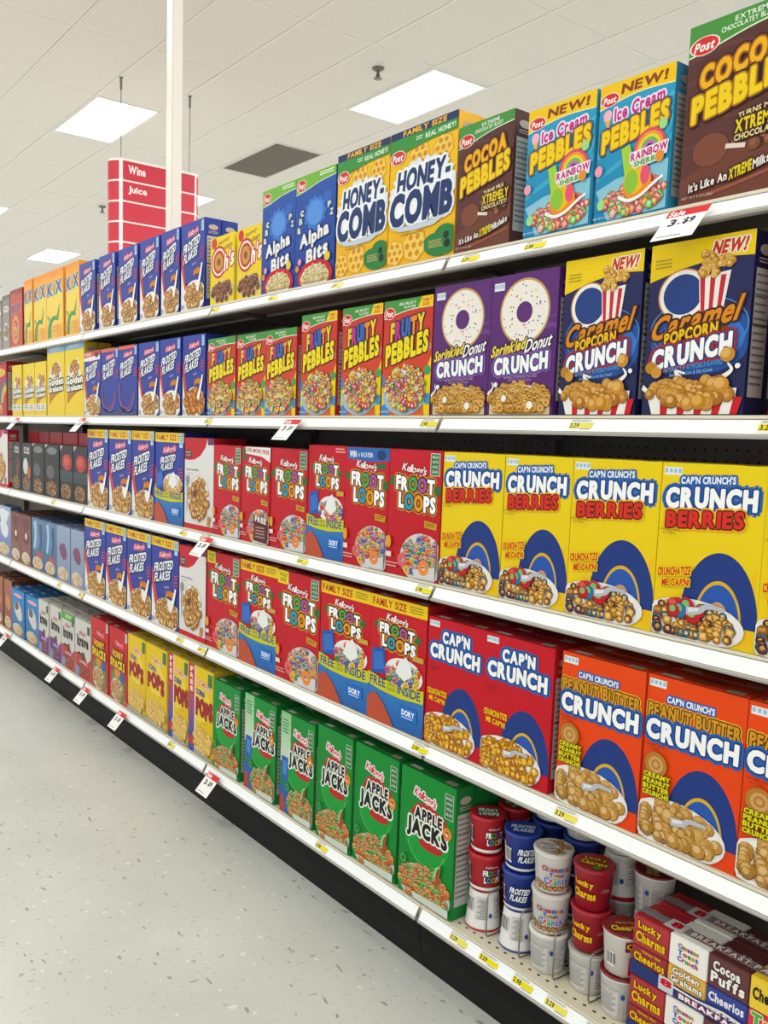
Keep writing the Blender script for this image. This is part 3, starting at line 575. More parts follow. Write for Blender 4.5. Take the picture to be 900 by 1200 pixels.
def d_pops(A, free=False):
    A.grad(0, 0, 1, .7, '#e6c73a', '#e2bf34'); A.grad(0, .7, 1, 1, '#e2bf34', '#d8b440'); A.ell(.5, .42, .4, .2, '#ecd25a')
    x = 0
    if free:
        x = .16; A.sec('offer_panel'); A.rect(0, 0, .26, .34, '#c4303a'); A.grad(0, .34, .26, .8, '#b04a5c', '#3f55a0'); A.rect(0, .8, .26, 1, '#2f4fa0'); A.rect(.25, 0, .29, 1, '#f2ece4'); A.ell(.13, .87, .1, .06, '#c4303a')
        for i in range(4): A.text(str('FREE'[i]), .07, .03 + i * .075, .19, .085 + i * .075, '#f6ece8', bold=.05)
    script_logo(A, .32 + x * .8, .15, .76 + x * .8, .22, '#d0485a', '#f6e2d0', -.04, .014)
    A.sec('title_lettering'); A.text('CORN', .12 + x * 1.2, .25, .48 + x * 1.1, .315, '#3a4a96', bold=.06, rise=-.01); A.text('POPS', .1 + x * 1.4, .34, .86 + x * .7, .555, '#a3262e', out='#7c1a24', ow=.014, bold=.12, jit=.08, rise=-.02); A.lines(.36 + x, .6, .8, .612, 1, '#a88a2a')
    A.sec('badge'); A.rect(.8, .03, .96, .17, '#3f7a4a')
    A.sec('cereal_picture'); A.ell(.5 + x * .7, .84, .44 - x * .5, .14, '#c9c2ac', 24); A.pieces(.5 + x * .7, .82, .43 - x * .5, .13, 'ball', 110, .06, ['#d9ae52', '#cf9f40', '#e4c070'], ['#efd79a', '#e8c980']); A.poly([(.0 + x * 1.8, .93), (.97, .96), (.97, .99), (.0 + x * 1.8, .99)], '#a8a6a0')
def d_smacks(A):
    A.grad(0, 0, 1, 1, '#c42a2e', '#b8252b'); A.rect(.86, .02, .97, .14, '#cfd8dc'); A.lines(.87, .03, .96, .13, 4, '#7f8a90')
    script_logo(A, .34, .17, .74, .25, '#f0a8a8', '#c8505a', -.02, .014)
    A.sec('cereal_picture'); A.poly([(.12, .62), (.4, .54), (.6, .56), (.86, .66), (.84, .98), (.1, .98)], '#5d8c48'); A.ell(.44, .6, .16, .07, '#e08a3c'); A.ell(.72, .64, .14, .07, '#3f5a9a'); A.ell(.42, .84, .34, .16, '#d8cdb8'); A.pieces(.42, .82, .31, .13, 'ball', 50, .05, ['#b98a5a', '#a8764a'], ['#d9b48a']); A.circ(.9, .95, .06, '#e06a5a')
    A.sec('title_lettering'); A.text('HONEY', .2, .3, .78, .4, '#f0b93a', out='#4a1a14', ow=.024, bold=.09, jit=.05); A.text('SMACKS', .1, .42, .86, .545, '#f3d23a', out='#4a1a14', ow=.024, bold=.09, jit=.06, rise=-.02)
def d_krave(A, low='#6f2f86', green=False):
    A.grad(0, 0, 1, .6, '#d5d3cc', '#cfccc4'); A.rect(.0, .6, 1, 1, low); A.poly([(0, .6), (.16, .6), (.22, .56), (.4, .6), (.5, .66), (.66, .62), (.76, .7), (1, .6), (1, .56), (0, .56)], '#d2d0c8'); A.sec('cereal_picture'); A.poly([(.4, .56), (.6, .54), (.66, .64), (.5, .68), (.38, .64)], '#5a3826'); A.pieces(.5, .86, .4, .09, 'sq', 40, .06, ['#8a5c3c', '#6a4028'] + ([low] * 2), ['#b98c62']); A.poly([(.04, .8), (.3, .84), (.28, .99), (.04, .99)], '#7f8fb8')
    if green: A.sec('size_banner'); A.rect(0, 0, 1, .13, '#5aa347'); A.lines(.3, .035, .8, .1, 2, '#dff0d4')
    script_logo(A, .3, .2, .66, .26, '#d8a0a0', '#c86a6a', 0, .01)
    A.sec('title_lettering'); A.text('krave', .16, .27, .84, .46, '#1d1815', bold=.07, jit=.05); A.sec('front_panel'); A.lines(.3, .7, .86, .75, 2, '#e8d4ee'); A.rect(.8, .06, .94, .2, '#3f5a44')
def d_gold(A, small=False):
    A.grad(0, 0, 1, 1, '#f0d436', '#eccb2c')
    if not small: A.sec('size_banner'); A.rect(0, 0, 1, .085, '#8fb9dc'); A.lines(.14, .02, .86, .065, 2, '#f2f6fa')
    A.sec('cereal_picture'); A.poly([(.12, .46), (.2, .3), (.42, .28), (.66, .2), (.8, .3), (.86, .46)], '#e9e2d0'); A.pieces(.56, .34, .28, .1, 'sq', 20, .06, ['#c98a3c', '#b9772f'], ['#e2b470'])
    for i in range(4): A.stroke([(.12, .72 + i * .035), (.45, .62 + i * .03), (.82, .58 + i * .02)], .028, .02, '#b8683a')
    A.sec('title_lettering'); A.text('Golden', .06, .45, .94, .56, '#fbf8f0', out='#3a2414', ow=.024, bold=.06, rise=.03); A.text('Grahams', .08, .565, .92, .65, '#fbf8f0', out='#3a2414', ow=.022, bold=.06, rise=.03)
    if small: A.sec('offer_panel'); A.rect(.0, .78, 1, .9, '#efece2'); A.lines(.08, .8, .5, .89, 3, '#6a6a68'); A.lines(.56, .8, .9, .89, 3, '#6a6a68')
def d_dark(A, kind):
    A.grad(0, 0, 1, 1, '#1f1a1b', '#181415')
    if kind == 1: A.sec('title_lettering'); A.text('STAR', .28, .09, .74, .15, '#e8e4e0', bold=.05); A.text('WARS', .28, .165, .74, .225, '#e8e4e0', bold=.05); A.sec('front_panel'); A.ell(.6, .5, .2, .2, '#5a2a26'); A.stroke([(.4, .9), (.62, .6), (.7, .4)], .06, .03, '#b86a58')
    elif kind == 2: A.sec('title_lettering'); A.text('STAR', .24, .09, .78, .15, '#e8e4e0', bold=.05); A.text('WARS', .24, .165, .78, .225, '#e8e4e0', bold=.05); A.sec('front_panel'); A.ell(.4, .48, .24, .17, '#d8d4ce'); A.ell(.72, .6, .16, .13, '#c2603c'); A.rect(.1, .9, .9, .99, '#2f3a7a')
    elif kind == 3: A.sec('front_panel'); A.ell(.5, .12, .36, .07, '#7c7a7c'); A.ell(.4, .52, .28, .13, '#58595e'); A.poly([(.0, 0), (.24, 0), (.04, .07)], '#b8b4b0')
    else: A.sec('front_panel'); A.ell(.54, .3, .36, .15, '#b23a36'); A.ell(.5, .28, .2, .08, '#c95a4c'); A.grad(.0, .46, 1, .66, '#3a444c', '#2f373c'); A.poly([(.0, 0), (.24, 0), (.04, .1)], '#b8b4b0')
    A.sec('cereal_picture'); A.ell(.46, .84, .38, .14, '#8f8578'); A.pieces(.46, .84, .34, .12, 'flake', 36, .07, ['#a87c48', '#8f6538', '#6a4a2c'], ['#caa06a'])
def d_pale(A, c0, c1, acc, kind=0):
    A.grad(0, 0, 1, 1, c0, c1); A.sec('front_panel'); A.ell(.5, .45, .3, .2, acc, 18, 1, .3, .12)
    if kind == 1: A.sec('front_panel'); A.circ(.5, .42, .1, '#e8dcd8'); A.poly([(.1, .1), (.4, .05), (.9, .1), (.7, .3), (.3, .3)], acc)
    if kind == 2: A.stroke([(.25, .06), (.32, .3), (.2, .6)], .22, .14, '#a9c8da'); A.stroke([(.7, .1), (.74, .4), (.6, .62)], .2, .16, '#39527a'); A.ell(.6, .7, .2, .07, '#b84a44')
    if kind == 3: A.sec('front_panel'); A.ell(.5, .13, .34, .04, '#e6a9b0'); A.ell(.4, .36, .16, .09, '#6a5648'); A.ell(.62, .56, .2, .1, '#d9d2c8')
    A.sec('cereal_picture'); A.ell(.46, .86, .4, .12, '#d9d4cc'); A.pieces(.46, .86, .36, .1, 'ball', 40, .05, ['#c9a878', '#b99468', '#e0cfae'], ['#e8d8b8'])
def d_red(A, right=False):
    A.grad(0, 0, 1, 1, '#b82a30', '#a8242c'); A.sec('size_banner'); A.rect(0, 0, 1, .06, '#8f1c26')
    if right: A.sec('cereal_picture'); A.ell(.3, .9, .3, .12, '#d8cfc0'); A.sec('front_panel'); A.ell(.4, .4, .3, .1, '#e2d6c8')
    else:
        A.sec('front_panel'); A.ell(.55, .2, .38, .08, '#e0b83c')
        for i, c in enumerate(('#5a4fa8', '#4f9a53', '#e0c63c', '#e2883a')): A.sec('front_panel'); A.ring(1, .76, .5 - i * .07, .43 - i * .07, c, 20, 1, 1, PI, 1.5 * PI)
        A.sec('cereal_picture'); A.pieces(.4, .88, .34, .08, 'ball', 30, .06, FRU, None)

DESIGN = {  # key: (draw, carton colour, aspect, description, short description)
 'grey': (d_grey, '#857c78', 2.0, 'grey cereal box with pale block lettering', 'grey box'),
 'redk': (d_redk, '#8f2f2c', 1.45, 'brick red cereal box with blue three-letter name and orange ring', 'brick red box'),
 'kix': (d_kix, '#e8962e', 1.6, 'orange cereal box with blue three-letter name over green stalk', 'orange box'),
 'frost': (d_frost, '#2a3890', 1.65, 'blue flakes box with slanted white lettering and red swoosh', 'blue flakes box'),
 'frostred': (lambda A: d_frost(A, legs=True), '#2a3890', 1.5, 'blue flakes box with ring swirl instead of a bowl', 'blue swirl box'),
 'frosttop': (lambda A: d_frost(A, flag=True), '#2a3890', 1.5, 'blue flakes box with red and white offer strip on top', 'red-topped blue box'),
 'frostor': (lambda A: d_frost(A, big=True), '#2a3890', 1.65, 'blue flakes box with large orange flakes in its bowl', 'orange-flake blue box'),
 'frostfam': (lambda A: d_frost(A, top=.06), '#2a3890', 1.45, 'blue flakes box with yellow size banner', 'bannered blue box'),
 'frostpromo': (lambda A: d_frost(A, top=.06, promo=True), '#2a3890', 1.4, 'blue flakes box with lime offer ribbon across it', 'blue offer box'),
 'ohs': (d_ohs, '#e6c82c', 1.4, 'short yellow box with red ringed lettering and brown rings', 'short yellow box'),
 'alpha': (d_alpha, '#1d3f92', 1.6, 'blue box with green top and tumbling white letters', 'blue letter box'),
 'hc': (d_hc, '#efb52c', 1.42, 'tall yellow honey box with huge navy lettering', 'tall honey box'),
 'cocoa': (d_cocoa, '#4e2c28', 1.68, 'small chocolate brown box with yellow slanted lettering', 'small brown box'),
 'cocoabig': (lambda A: d_cocoa(A, True), '#4e2c28', 1.53, 'big chocolate brown box with yellow slanted lettering', 'big brown box'),
 'ice': (d_ice, '#2f8db6', 1.52, 'sky blue box with yellow lettering and rainbow scoop', 'sky blue box'),
 'redleft': (d_red, '#a8242c', 1.2, 'red box with rainbow arcs at left end', 'red rainbow box'),
 'redright': (lambda A: d_red(A, True), '#b02a30', 2.2, 'plain red box at the right end', 'plain red box'),
 'goldsm': (lambda A: d_gold(A, True), '#e6c62c', 1.5, 'small yellow graham box with white offer strip', 'small graham box'),
 'gold': (d_gold, '#e6c62c', 1.35, 'tall yellow graham box with pale blue banner', 'tall graham box'),
 'fruity': (d_fruity, '#b2302e', 1.55, 'small red fruity box with green top and rainbow lettering', 'small fruity box'),
 'fruitybig': (lambda A: d_fruity(A, True), '#b2302e', 1.65, 'tall red fruity box with yellow corner on green top', 'tall fruity box'),
 'sprinkle': (d_sprinkle, '#53286a', 1.62, 'purple box with speckled white doughnut', 'purple doughnut box'),
 'caramel': (d_caramel, '#1c1f46', 1.62, 'navy box with yellow top and striped popcorn tub', 'navy popcorn box'),
 'mprear': (d_mp, '#b8202c', .95, 'white and red flakes box at far left end', 'far white box'),
 'dark1': (lambda A: d_dark(A, 1), '#171314', 1.6, 'black box with two-line white name and dark red patch', 'black box'),
 'dark2': (lambda A: d_dark(A, 2), '#171314', 1.5, 'black box with two-line white name and pale round patch', 'black box'),
 'dark3': (lambda A: d_dark(A, 3), '#171314', 1.3, 'black box with grey oval patches', 'black grey box'),
 'dark4': (lambda A: d_dark(A, 4), '#171314', 1.45, 'black box with red oval patch', 'black red box'),
 'mp': (d_mp, '#b8202c', 1.5, 'white flakes box with red curved top', 'white flakes box'),
 'froot': (d_froot, '#b41f2a', 1.58, 'red loops box with green corner badge', 'red loops box'),
 'frootfree': (lambda A: d_froot(A, 'free'), '#b41f2a', 1.75, 'red loops box with white flash across its top', 'white-flash loops box'),
 'frootpromo': (lambda A: d_froot(A, 'promo'), '#b41f2a', 1.75, 'red loops box with lime ribbon and no banner', 'ribboned loops box'),
 'frootwin': (lambda A: d_froot(A, 'win'), '#b41f2a', 1.72, 'red loops box with blue prize banner on top', 'prize loops box'),
 'cb': (lambda A: d_capn(A, 'cb'), '#dcbf1c', 1.6, 'bright yellow box with red berry lettering', 'bright yellow box'),
 'blue0': (lambda A: d_pale(A, '#9fb0cc', '#5f74b0', '#e8e8ee', 1), '#4a5a8c', 1.1, 'pale blue and white box at far left end', 'pale blue box'),
 'brown4': (lambda A: d_pale(A, '#7c4a48', '#8a5a52', '#6a2c2c', 1), '#5e3836', 1.5, 'maroon box with round white spot', 'maroon box'),
 'blue4': (lambda A: d_pale(A, '#6486a8', '#3f5a80', '#5f88b4', 2), '#3a5478', 1.4, 'mid blue box with pale blue streaks', 'mid blue box'),
 'frozen': (lambda A: d_pale(A, '#97a8c0', '#8490ac', '#7a4668', 0), '#7d8cb4', 1.5, 'icy blue box with plum oval', 'icy blue box'),
 'frootval': (lambda A: d_froot(A, 'val'), '#b41f2a', 1.48, 'large red loops box with yellow corner tab', 'corner-tab loops box'),
 'frootfam': (lambda A: d_froot(A, '', True), '#b41f2a', 1.5, 'large red loops box with yellow banner and lime ribbon', 'bannered loops box'),
 'capred': (lambda A: d_capn(A, 'red'), '#b01e29', 1.62, 'crimson box with two-line white lettering', 'crimson box'),
 'pb': (lambda A: d_capn(A, 'pb'), '#c9401f', 1.6, 'orange peanut box with white lettering', 'orange peanut box'),
 'brown5': (lambda A: d_pale(A, '#a8664a', '#8a4a3c', '#c98a54', 0), '#6a3a30', 1.6, 'rust brown box at far left end', 'rust brown box'),
 'blue5': (lambda A: d_pale(A, '#2f86c8', '#3a6ea0', '#d8d4d0', 3), '#2470ae', 1.15, 'bright blue box with pale oval', 'bright blue box'),
 'krave': (d_krave, '#c9c6be', 1.7, 'white over purple box with black lowercase name', 'white purple box'),
 'kraveR': (lambda A: d_krave(A, '#b8403c'), '#c9c6be', 1.5, 'white over red box with black lowercase name', 'white red box'),
 'kraveG': (lambda A: d_krave(A, '#b8403c', True), '#c9c6be', 1.5, 'white over red box with green top strip', 'green-top white box'),
 'smacks': (d_smacks, '#b0242a', 1.6, 'red honey box with yellow lettering over green', 'red honey box'),
 'pops': (d_pops, '#d6b430', 1.78, 'yellow corn box with wine red lettering', 'yellow corn box'),
 'popsfree': (lambda A: d_pops(A, True), '#d6b430', 1.85, 'yellow corn box with red and blue side strip', 'strip corn box'),
 'aj': (d_aj, '#1a7a34', 1.75, 'green apple box with black lettering on red', 'green apple box'),
 'ajfree': (lambda A: d_aj(A, True), '#1a7a34', 1.72, 'green apple box with pale side panel', 'pale-sided apple box'),
}

# ------------------------------------------------------------------ where the boxes stand: (shelf, kind, x, width, height, set-back) in metres
BOXES=[
(1,'grey',-5.148,0.133,0.263,0.004),(1,'grey',-4.999,0.134,0.280,0.004),(1,'redk',-4.857,0.208,0.293,0.004),(1,'kix',-4.606,0.131,0.314,0.004),(1,'kix',-4.469,0.192,0.314,0.004),(1,'kix',-4.275,0.238,0.314,0.004),(1,'kix',-4.003,0.173,0.314,0.004),(1,'frost',-3.824,0.181,0.290,0.004),(1,'frost',-3.596,0.168,0.290,0.004),(1,'frost',-3.401,0.183,0.290,0.004),(1,'frost',-3.191,0.166,0.290,0.004),(1,'frost',-3.004,0.145,0.290,0.004),(1,'frost',-2.842,0.170,0.290,0.004),(1,'ohs',-2.628,0.154,0.211,0.004),(1,'ohs',-2.462,0.146,0.211,0.004),(1,'alpha',-2.309,0.177,0.296,0.004),(1,'alpha',-2.129,0.188,0.296,0.004),(1,'hc',-1.935,0.211,0.311,0.004),(1,'hc',-1.719,0.232,0.311,0.004),(1,'cocoa',-1.483,0.162,0.269,0.004),(1,'ice',-1.281,0.166,0.249,0.004),(1,'ice',-1.110,0.157,0.249,0.004),(1,'cocoabig',-0.928,0.190,0.291,0.004),
(2,'redleft',-5.202,0.258,0.293,0.004),(2,'goldsm',-4.847,0.165,0.263,0.010),(2,'goldsm',-4.668,0.182,0.263,0.010),(2,'goldsm',-4.476,0.174,0.263,0.010),(2,'gold',-4.271,0.240,0.321,0.004),(2,'gold',-4.020,0.239,0.321,0.004),(2,'frosttop',-3.771,0.188,0.272,0.004),(2,'frostred',-3.577,0.182,0.272,0.004),(2,'frostred',-3.390,0.182,0.272,0.004),(2,'frost',-3.200,0.183,0.272,0.004),(2,'frost',-3.009,0.168,0.272,0.004),(2,'frostor',-2.828,0.165,0.272,0.004),(2,'fruity',-2.636,0.180,0.249,0.004),(2,'fruity',-2.452,0.171,0.249,0.004),(2,'fruity',-2.278,0.164,0.249,0.004),(2,'fruitybig',-2.090,0.166,0.277,0.004),(2,'fruitybig',-1.897,0.166,0.277,0.004),(2,'fruitybig',-1.724,0.177,0.277,0.004),(2,'sprinkle',-1.541,0.179,0.291,0.004),(2,'sprinkle',-1.360,0.180,0.291,0.004),(2,'caramel',-1.167,0.176,0.298,0.004),(2,'caramel',-0.975,0.191,0.298,0.004),(2,'redright',-0.741,0.130,0.293,0.004),
(3,'mprear',-5.294,0.364,0.314,0.004),(3,'dark1',-4.879,0.160,0.252,0.010),(3,'dark2',-4.709,0.167,0.252,0.010),(3,'dark3',-4.532,0.188,0.253,0.010),(3,'dark3',-4.331,0.205,0.253,0.010),(3,'dark4',-4.114,0.173,0.253,0.010),(3,'dark4',-3.931,0.171,0.253,0.010),(3,'frostfam',-3.738,0.234,0.333,0.004),(3,'frostfam',-3.490,0.228,0.333,0.004),(3,'frostfam',-3.254,0.202,0.333,0.004),(3,'frostpromo',-3.048,0.235,0.330,0.004),(3,'mp',-2.807,0.211,0.315,0.004),(3,'froot',-2.592,0.179,0.295,0.004),(3,'frootfree',-2.403,0.166,0.295,0.004),(3,'froot',-2.233,0.192,0.295,0.004),(3,'frootpromo',-2.038,0.174,0.310,0.004),(3,'frootwin',-1.862,0.178,0.309,0.004),(3,'froot',-1.681,0.188,0.309,0.004),(3,'cb',-1.491,0.189,0.308,0.004),(3,'cb',-1.299,0.178,0.308,0.004),(3,'cb',-1.119,0.195,0.308,0.004),(3,'cb',-0.922,0.192,0.308,0.004),(3,'cb',-0.729,0.200,0.308,0.004),
(4,'blue0',-5.156,0.257,0.280,0.004),(4,'brown4',-4.891,0.177,0.263,0.004),(4,'brown4',-4.706,0.167,0.263,0.004),(4,'blue4',-4.533,0.197,0.263,0.004),(4,'blue4',-4.330,0.177,0.263,0.004),(4,'frozen',-4.147,0.182,0.263,0.004),(4,'frozen',-3.953,0.170,0.263,0.004),(4,'frostfam',-3.778,0.241,0.330,0.004),(4,'frostfam',-3.528,0.217,0.330,0.004),(4,'frostfam',-3.302,0.228,0.330,0.004),(4,'frostfam',-3.066,0.226,0.330,0.004),(4,'mp',-2.833,0.199,0.323,0.004),(4,'frootval',-2.630,0.222,0.327,0.004),(4,'frootfam',-2.405,0.220,0.327,0.004),(4,'frootval',-2.183,0.220,0.325,0.004),(4,'frootfam',-1.959,0.222,0.326,0.004),(4,'frootfam',-1.735,0.214,0.326,0.004),(4,'capred',-1.516,0.186,0.307,0.004),(4,'capred',-1.329,0.192,0.307,0.004),(4,'pb',-1.116,0.191,0.310,0.004),(4,'pb',-0.923,0.190,0.310,0.004),(4,'pb',-0.731,0.203,0.310,0.004),
(5,'brown5',-5.266,0.201,0.280,0.004),(5,'brown5',-5.040,0.147,0.280,0.004),(5,'blue5',-4.885,0.223,0.255,0.004),(5,'blue5',-4.652,0.221,0.255,0.004),(5,'krave',-4.421,0.152,0.267,0.004),(5,'krave',-4.260,0.162,0.267,0.004),(5,'kraveG',-4.088,0.175,0.267,0.004),(5,'kraveR',-3.905,0.196,0.267,0.004),(5,'smacks',-3.701,0.196,0.311,0.004),(5,'smacks',-3.490,0.191,0.311,0.004),(5,'pops',-3.294,0.171,0.316,0.004),(5,'pops',-3.117,0.186,0.316,0.004),(5,'popsfree',-2.924,0.162,0.318,0.004),(5,'popsfree',-2.757,0.181,0.318,0.004),(5,'aj',-2.570,0.179,0.305,0.004),(5,'ajfree',-2.362,0.184,0.311,0.004),(5,'ajfree',-2.147,0.176,0.311,0.004),(5,'aj',-1.952,0.162,0.326,0.004),(5,'aj',-1.783,0.178,0.326,0.004),(5,'aj',-1.593,0.193,0.326,0.004),
]

# ------------------------------------------------------------------ the setting
def floor_mat():
    m = bpy.data.materials.new('vinyl_floor'); m.use_nodes = True
    n = m.node_tree.nodes; L = m.node_tree.links; b = n['Principled BSDF']
    tc = n.new('ShaderNodeTexCoord')
    no = n.new('ShaderNodeTexNoise'); no.inputs['Scale'].default_value = 2.2; no.inputs['Detail'].default_value = 3; L.new(tc.outputs['Object'], no.inputs['Vector'])
    r0 = n.new('ShaderNodeValToRGB'); r0.color_ramp.elements[0].color = hx('#b9bab3'); r0.color_ramp.elements[1].color = hx('#c5c6bf'); r0.color_ramp.elements[0].position = .3; r0.color_ramp.elements[1].position = .7; L.new(no.outputs['Fac'], r0.inputs[0])
    last = r0.outputs[0]
    for sc_, st, th, col, off, f in ((30, (.5, 1.3, 1), .14, '#84817a', 0, .8), (42, (1.2, .5, 1), .13, '#918e87', 3.1, .75), (26, (1, 1, 1), .15, '#d9d8d1', 7.7, .7), (80, (1, .6, 1), .2, '#9a978f', 1.3, .6)):
        mp = n.new('ShaderNodeMapping'); mp.inputs['Scale'].default_value = st; mp.inputs['Location'].default_value = (off, off, 0); mp.inputs['Rotation'].default_value = (0, 0, off); L.new(tc.outputs['Object'], mp.inputs[0])
        wn = n.new('ShaderNodeTexNoise'); wn.inputs['Scale'].default_value = sc_ * .6; wn.inputs['Detail'].default_value = 2
        L.new(mp.outputs[0], wn.inputs['Vector'])
        mx0 = n.new('ShaderNodeMix'); mx0.data_type = 'RGBA'; mx0.inputs[0].default_value = .05; L.new(mp.outputs[0], mx0.inputs[6]); L.new(wn.outputs['Color'], mx0.inputs[7])
        vo = n.new('ShaderNodeTexVoronoi'); vo.inputs['Scale'].default_value = sc_; L.new(mx0.outputs[2], vo.inputs['Vector'])
        lt = n.new('ShaderNodeMath'); lt.operation = 'LESS_THAN'; lt.inputs[1].default_value = th; L.new(vo.outputs['Distance'], lt.inputs[0])
        sp_ = n.new('ShaderNodeSeparateColor'); L.new(vo.outputs['Color'], sp_.inputs[0])
        g = n.new('ShaderNodeMath'); g.operation = 'GREATER_THAN'; g.inputs[1].default_value = .5; L.new(sp_.outputs[0], g.inputs[0])
        k = n.new('ShaderNodeMath'); k.operation = 'MULTIPLY'; L.new(lt.outputs[0], k.inputs[0]); L.new(g.outputs[0], k.inputs[1])
        k2 = n.new('ShaderNodeMath'); k2.operation = 'MULTIPLY'; k2.inputs[1].default_value = f; L.new(k.outputs[0], k2.inputs[0])
        mx = n.new('ShaderNodeMix'); mx.data_type = 'RGBA'; L.new(k2.outputs[0], mx.inputs[0]); L.new(last, mx.inputs[6]); mx.inputs[7].default_value = hx(col)
        last = mx.outputs[2]
    L.new(last, b.inputs['Base Color']); b.inputs['Roughness'].default_value = .32; b.inputs['Specular IOR Level'].default_value = .45
    return m
fl = link('floor', boxmesh('floor', -26, -8, -.1, 5, 14, 0), floor_mat()); fl['kind'] = 'structure'

M_tile = noisy('ceiling_board', '#dcd5cd', '#d6cfc7', 60, .42, .03)
M_grid = mat('grid_metal', '#e2ded6', .6)
ce = link('ceiling', boxmesh('ceiling', -34, -12, CEIL + .03, 8, 16, CEIL + .1), mat('ceiling_void', '#d8d3ca', .9)); ce['kind'] = 'structure'
lampset = {(round((AX - x) / TX), round((y - AY) / TY)) for x, y in LSPOTS}
GRILL = (2, 0)
tile_me = boxmesh('ceiling_tile', -TX / 2 + .0105, -TY / 2 + .0105, 0, TX / 2 - .0105, TY / 2 - .0105, .018, bevel=.002)
near = []; farv = bmesh.new()
for i in range(-6, 22):
    for j in range(-14, 16):
        if (i, j) in lampset or (i, j) == GRILL: continue
        x, y = AX - i * TX, AY + j * TY
        q = project((x, y, CEIL))
        vis = q is not None and -160 < q[0] < 1060 and -220 < q[1] < 480
        if vis and math.hypot(x, y) < 17: near.append((math.hypot(x, y), x, y))
        else: add_box(farv, x - TX / 2 + .009, y - TY / 2 + .009, CEIL, x + TX / 2 - .009, y + TY / 2 - .009, CEIL + .018)
near.sort()
for d_, x, y in near[:290]: link('ceiling_tile', tile_me, M_tile, ce, (x, y, CEIL))
for d_, x, y in near[290:]: add_box(farv, x - TX / 2 + .009, y - TY / 2 + .009, CEIL, x + TX / 2 - .009, y + TY / 2 - .009, CEIL + .018)
o = link('distant_tiles', bm_mesh('distant_tiles', farv), M_tile, ce); o['kind'] = 'stuff'
gx = boxmesh('grid_bar', -16.5, -.0095, -.002, 16.5, .0095, .01); gy = boxmesh('grid_bar_cross', -.0095, -9, -.001, .0095, 9, .009)
for j in range(-14, 17): link('grid_bar', gx, M_grid, ce, (AX - 7 * TX, AY + (j - .5) * TY, CEIL))
for i in range(-6, 23): link('grid_bar', gy, M_grid, ce, (AX - (i - .5) * TX, AY + .5 * TY, CEIL))

M_diff = mat('lamp_diffuser', '#fffdf6', .5, emit=PANEL); M_white = mat('white_enamel', '#e6e4df', .4)
def frame_mesh(name, hx_, hy_, t, z0, z1):
    bm = bmesh.new()
    add_box(bm, -hx_, -hy_, z0, hx_, -hy_ + t, z1); add_box(bm, -hx_, hy_ - t, z0, hx_, hy_, z1)
    add_box(bm, -hx_, -hy_ + t, z0, -hx_ + t, hy_ - t, z1); add_box(bm, hx_ - t, -hy_ + t, z0, hx_, hy_ - t, z1)
    return bm_mesh(name, bm)
lf = frame_mesh('lamp_frame', TX / 2 - .012, TY / 2 - .012, .022, -.006, .02); ld = boxmesh('diffuser', -TX / 2 + .034, -TY / 2 + .034, -.002, TX / 2 - .034, TY / 2 - .034, .012)
LNAMES = {(0, 0): 'bright ceiling panel lamp above the honey boxes, largest in view', (2, -3): 'ceiling panel lamp above and left of the red hanging sign', (4, 0): 'ceiling panel lamp partly hidden behind the hanging sign and pole', (6, -3): 'ceiling panel lamp cut by the left edge of the frame', (8, 0): 'farthest ceiling panel lamp just above the orange boxes'}
for x, y in LSPOTS:
    k = (round((AX - x) / TX), round((y - AY) / TY))
    q = project((x, y, CEIL))
    inview = k in LNAMES
    if not inview and not (q and -260 < q[0] < 1160 and -320 < q[1] < 480 and math.hypot(x, y) < 17): continue
    t = thing('ceiling_light', LNAMES.get(k, 'recessed ceiling panel lamp hidden behind the top shelf boxes or outside the frame'), 'ceiling light', (x, y, CEIL), 'recessed panel lamps' if inview else 'other panel lamps over the store')
    link('lamp_frame', lf, M_white, t); link('diffuser', ld, M_diff, t)
# return air grille
x, y = AX - GRILL[0] * TX, AY
t = thing('air_grille', 'dark grey return air grille set in the ceiling', 'vent', (x, y, CEIL))
link('grille_frame', lf, mat('grille_rim', '#cfcabf', .5), t)
link('grille_back', boxmesh('grille_back', -TX / 2 + .03, -TY / 2 + .03, .012, TX / 2 - .03, TY / 2 - .03, .016), mat('duct_dark', '#6a655d', .9), t)
bm = bmesh.new()
for k in range(40):
    xx = -TX / 2 + .04 + k * (TX - .08) / 39; add_box(bm, xx - .003, -TY / 2 + .034, -.001, xx + .003, TY / 2 - .034, .012)
for k in range(18):
    yy = -TY / 2 + .05 + k * (TY - .1) / 17; add_box(bm, -TX / 2 + .034, yy - .003, 0, TX / 2 - .034, yy + .003, .012)
o = link('grille_mesh', bm_mesh('grille_mesh', bm), mat('grille_metal', '#8a847a', .6), t); o['kind'] = 'stuff'
# sprinklers
M_steel = mat('brushed_steel', '#8b8880', .35, .8); M_spr = mat('sprinkler_metal', '#77736d', .5, .3)
for (x, y), lb in (((-1.992 * 2.95, 1.571 * 2.95), 'small dark fire sprinkler on ceiling left of the largest lamp'), ((-3.976 * 2.95, 1.567 * 2.95), 'tiny fire sprinkler on ceiling left of the red hanging sign')):
    t = thing('fire_sprinkler', lb, 'sprinkler', (x, y, CEIL), 'ceiling sprinklers')
    link('escutcheon', lathe('escutcheon', [(0, 0), (.05, 0), (.045, -.012), (.02, -.02), (0, -.02)], 20), M_spr, t)
    link('sprinkler_head', lathe('sprinkler_head', [(.012, -.02), (.012, -.05), (.02, -.055), (.008, -.07), (.034, -.078), (.034, -.083), (0, -.085)], 16), M_spr, t)

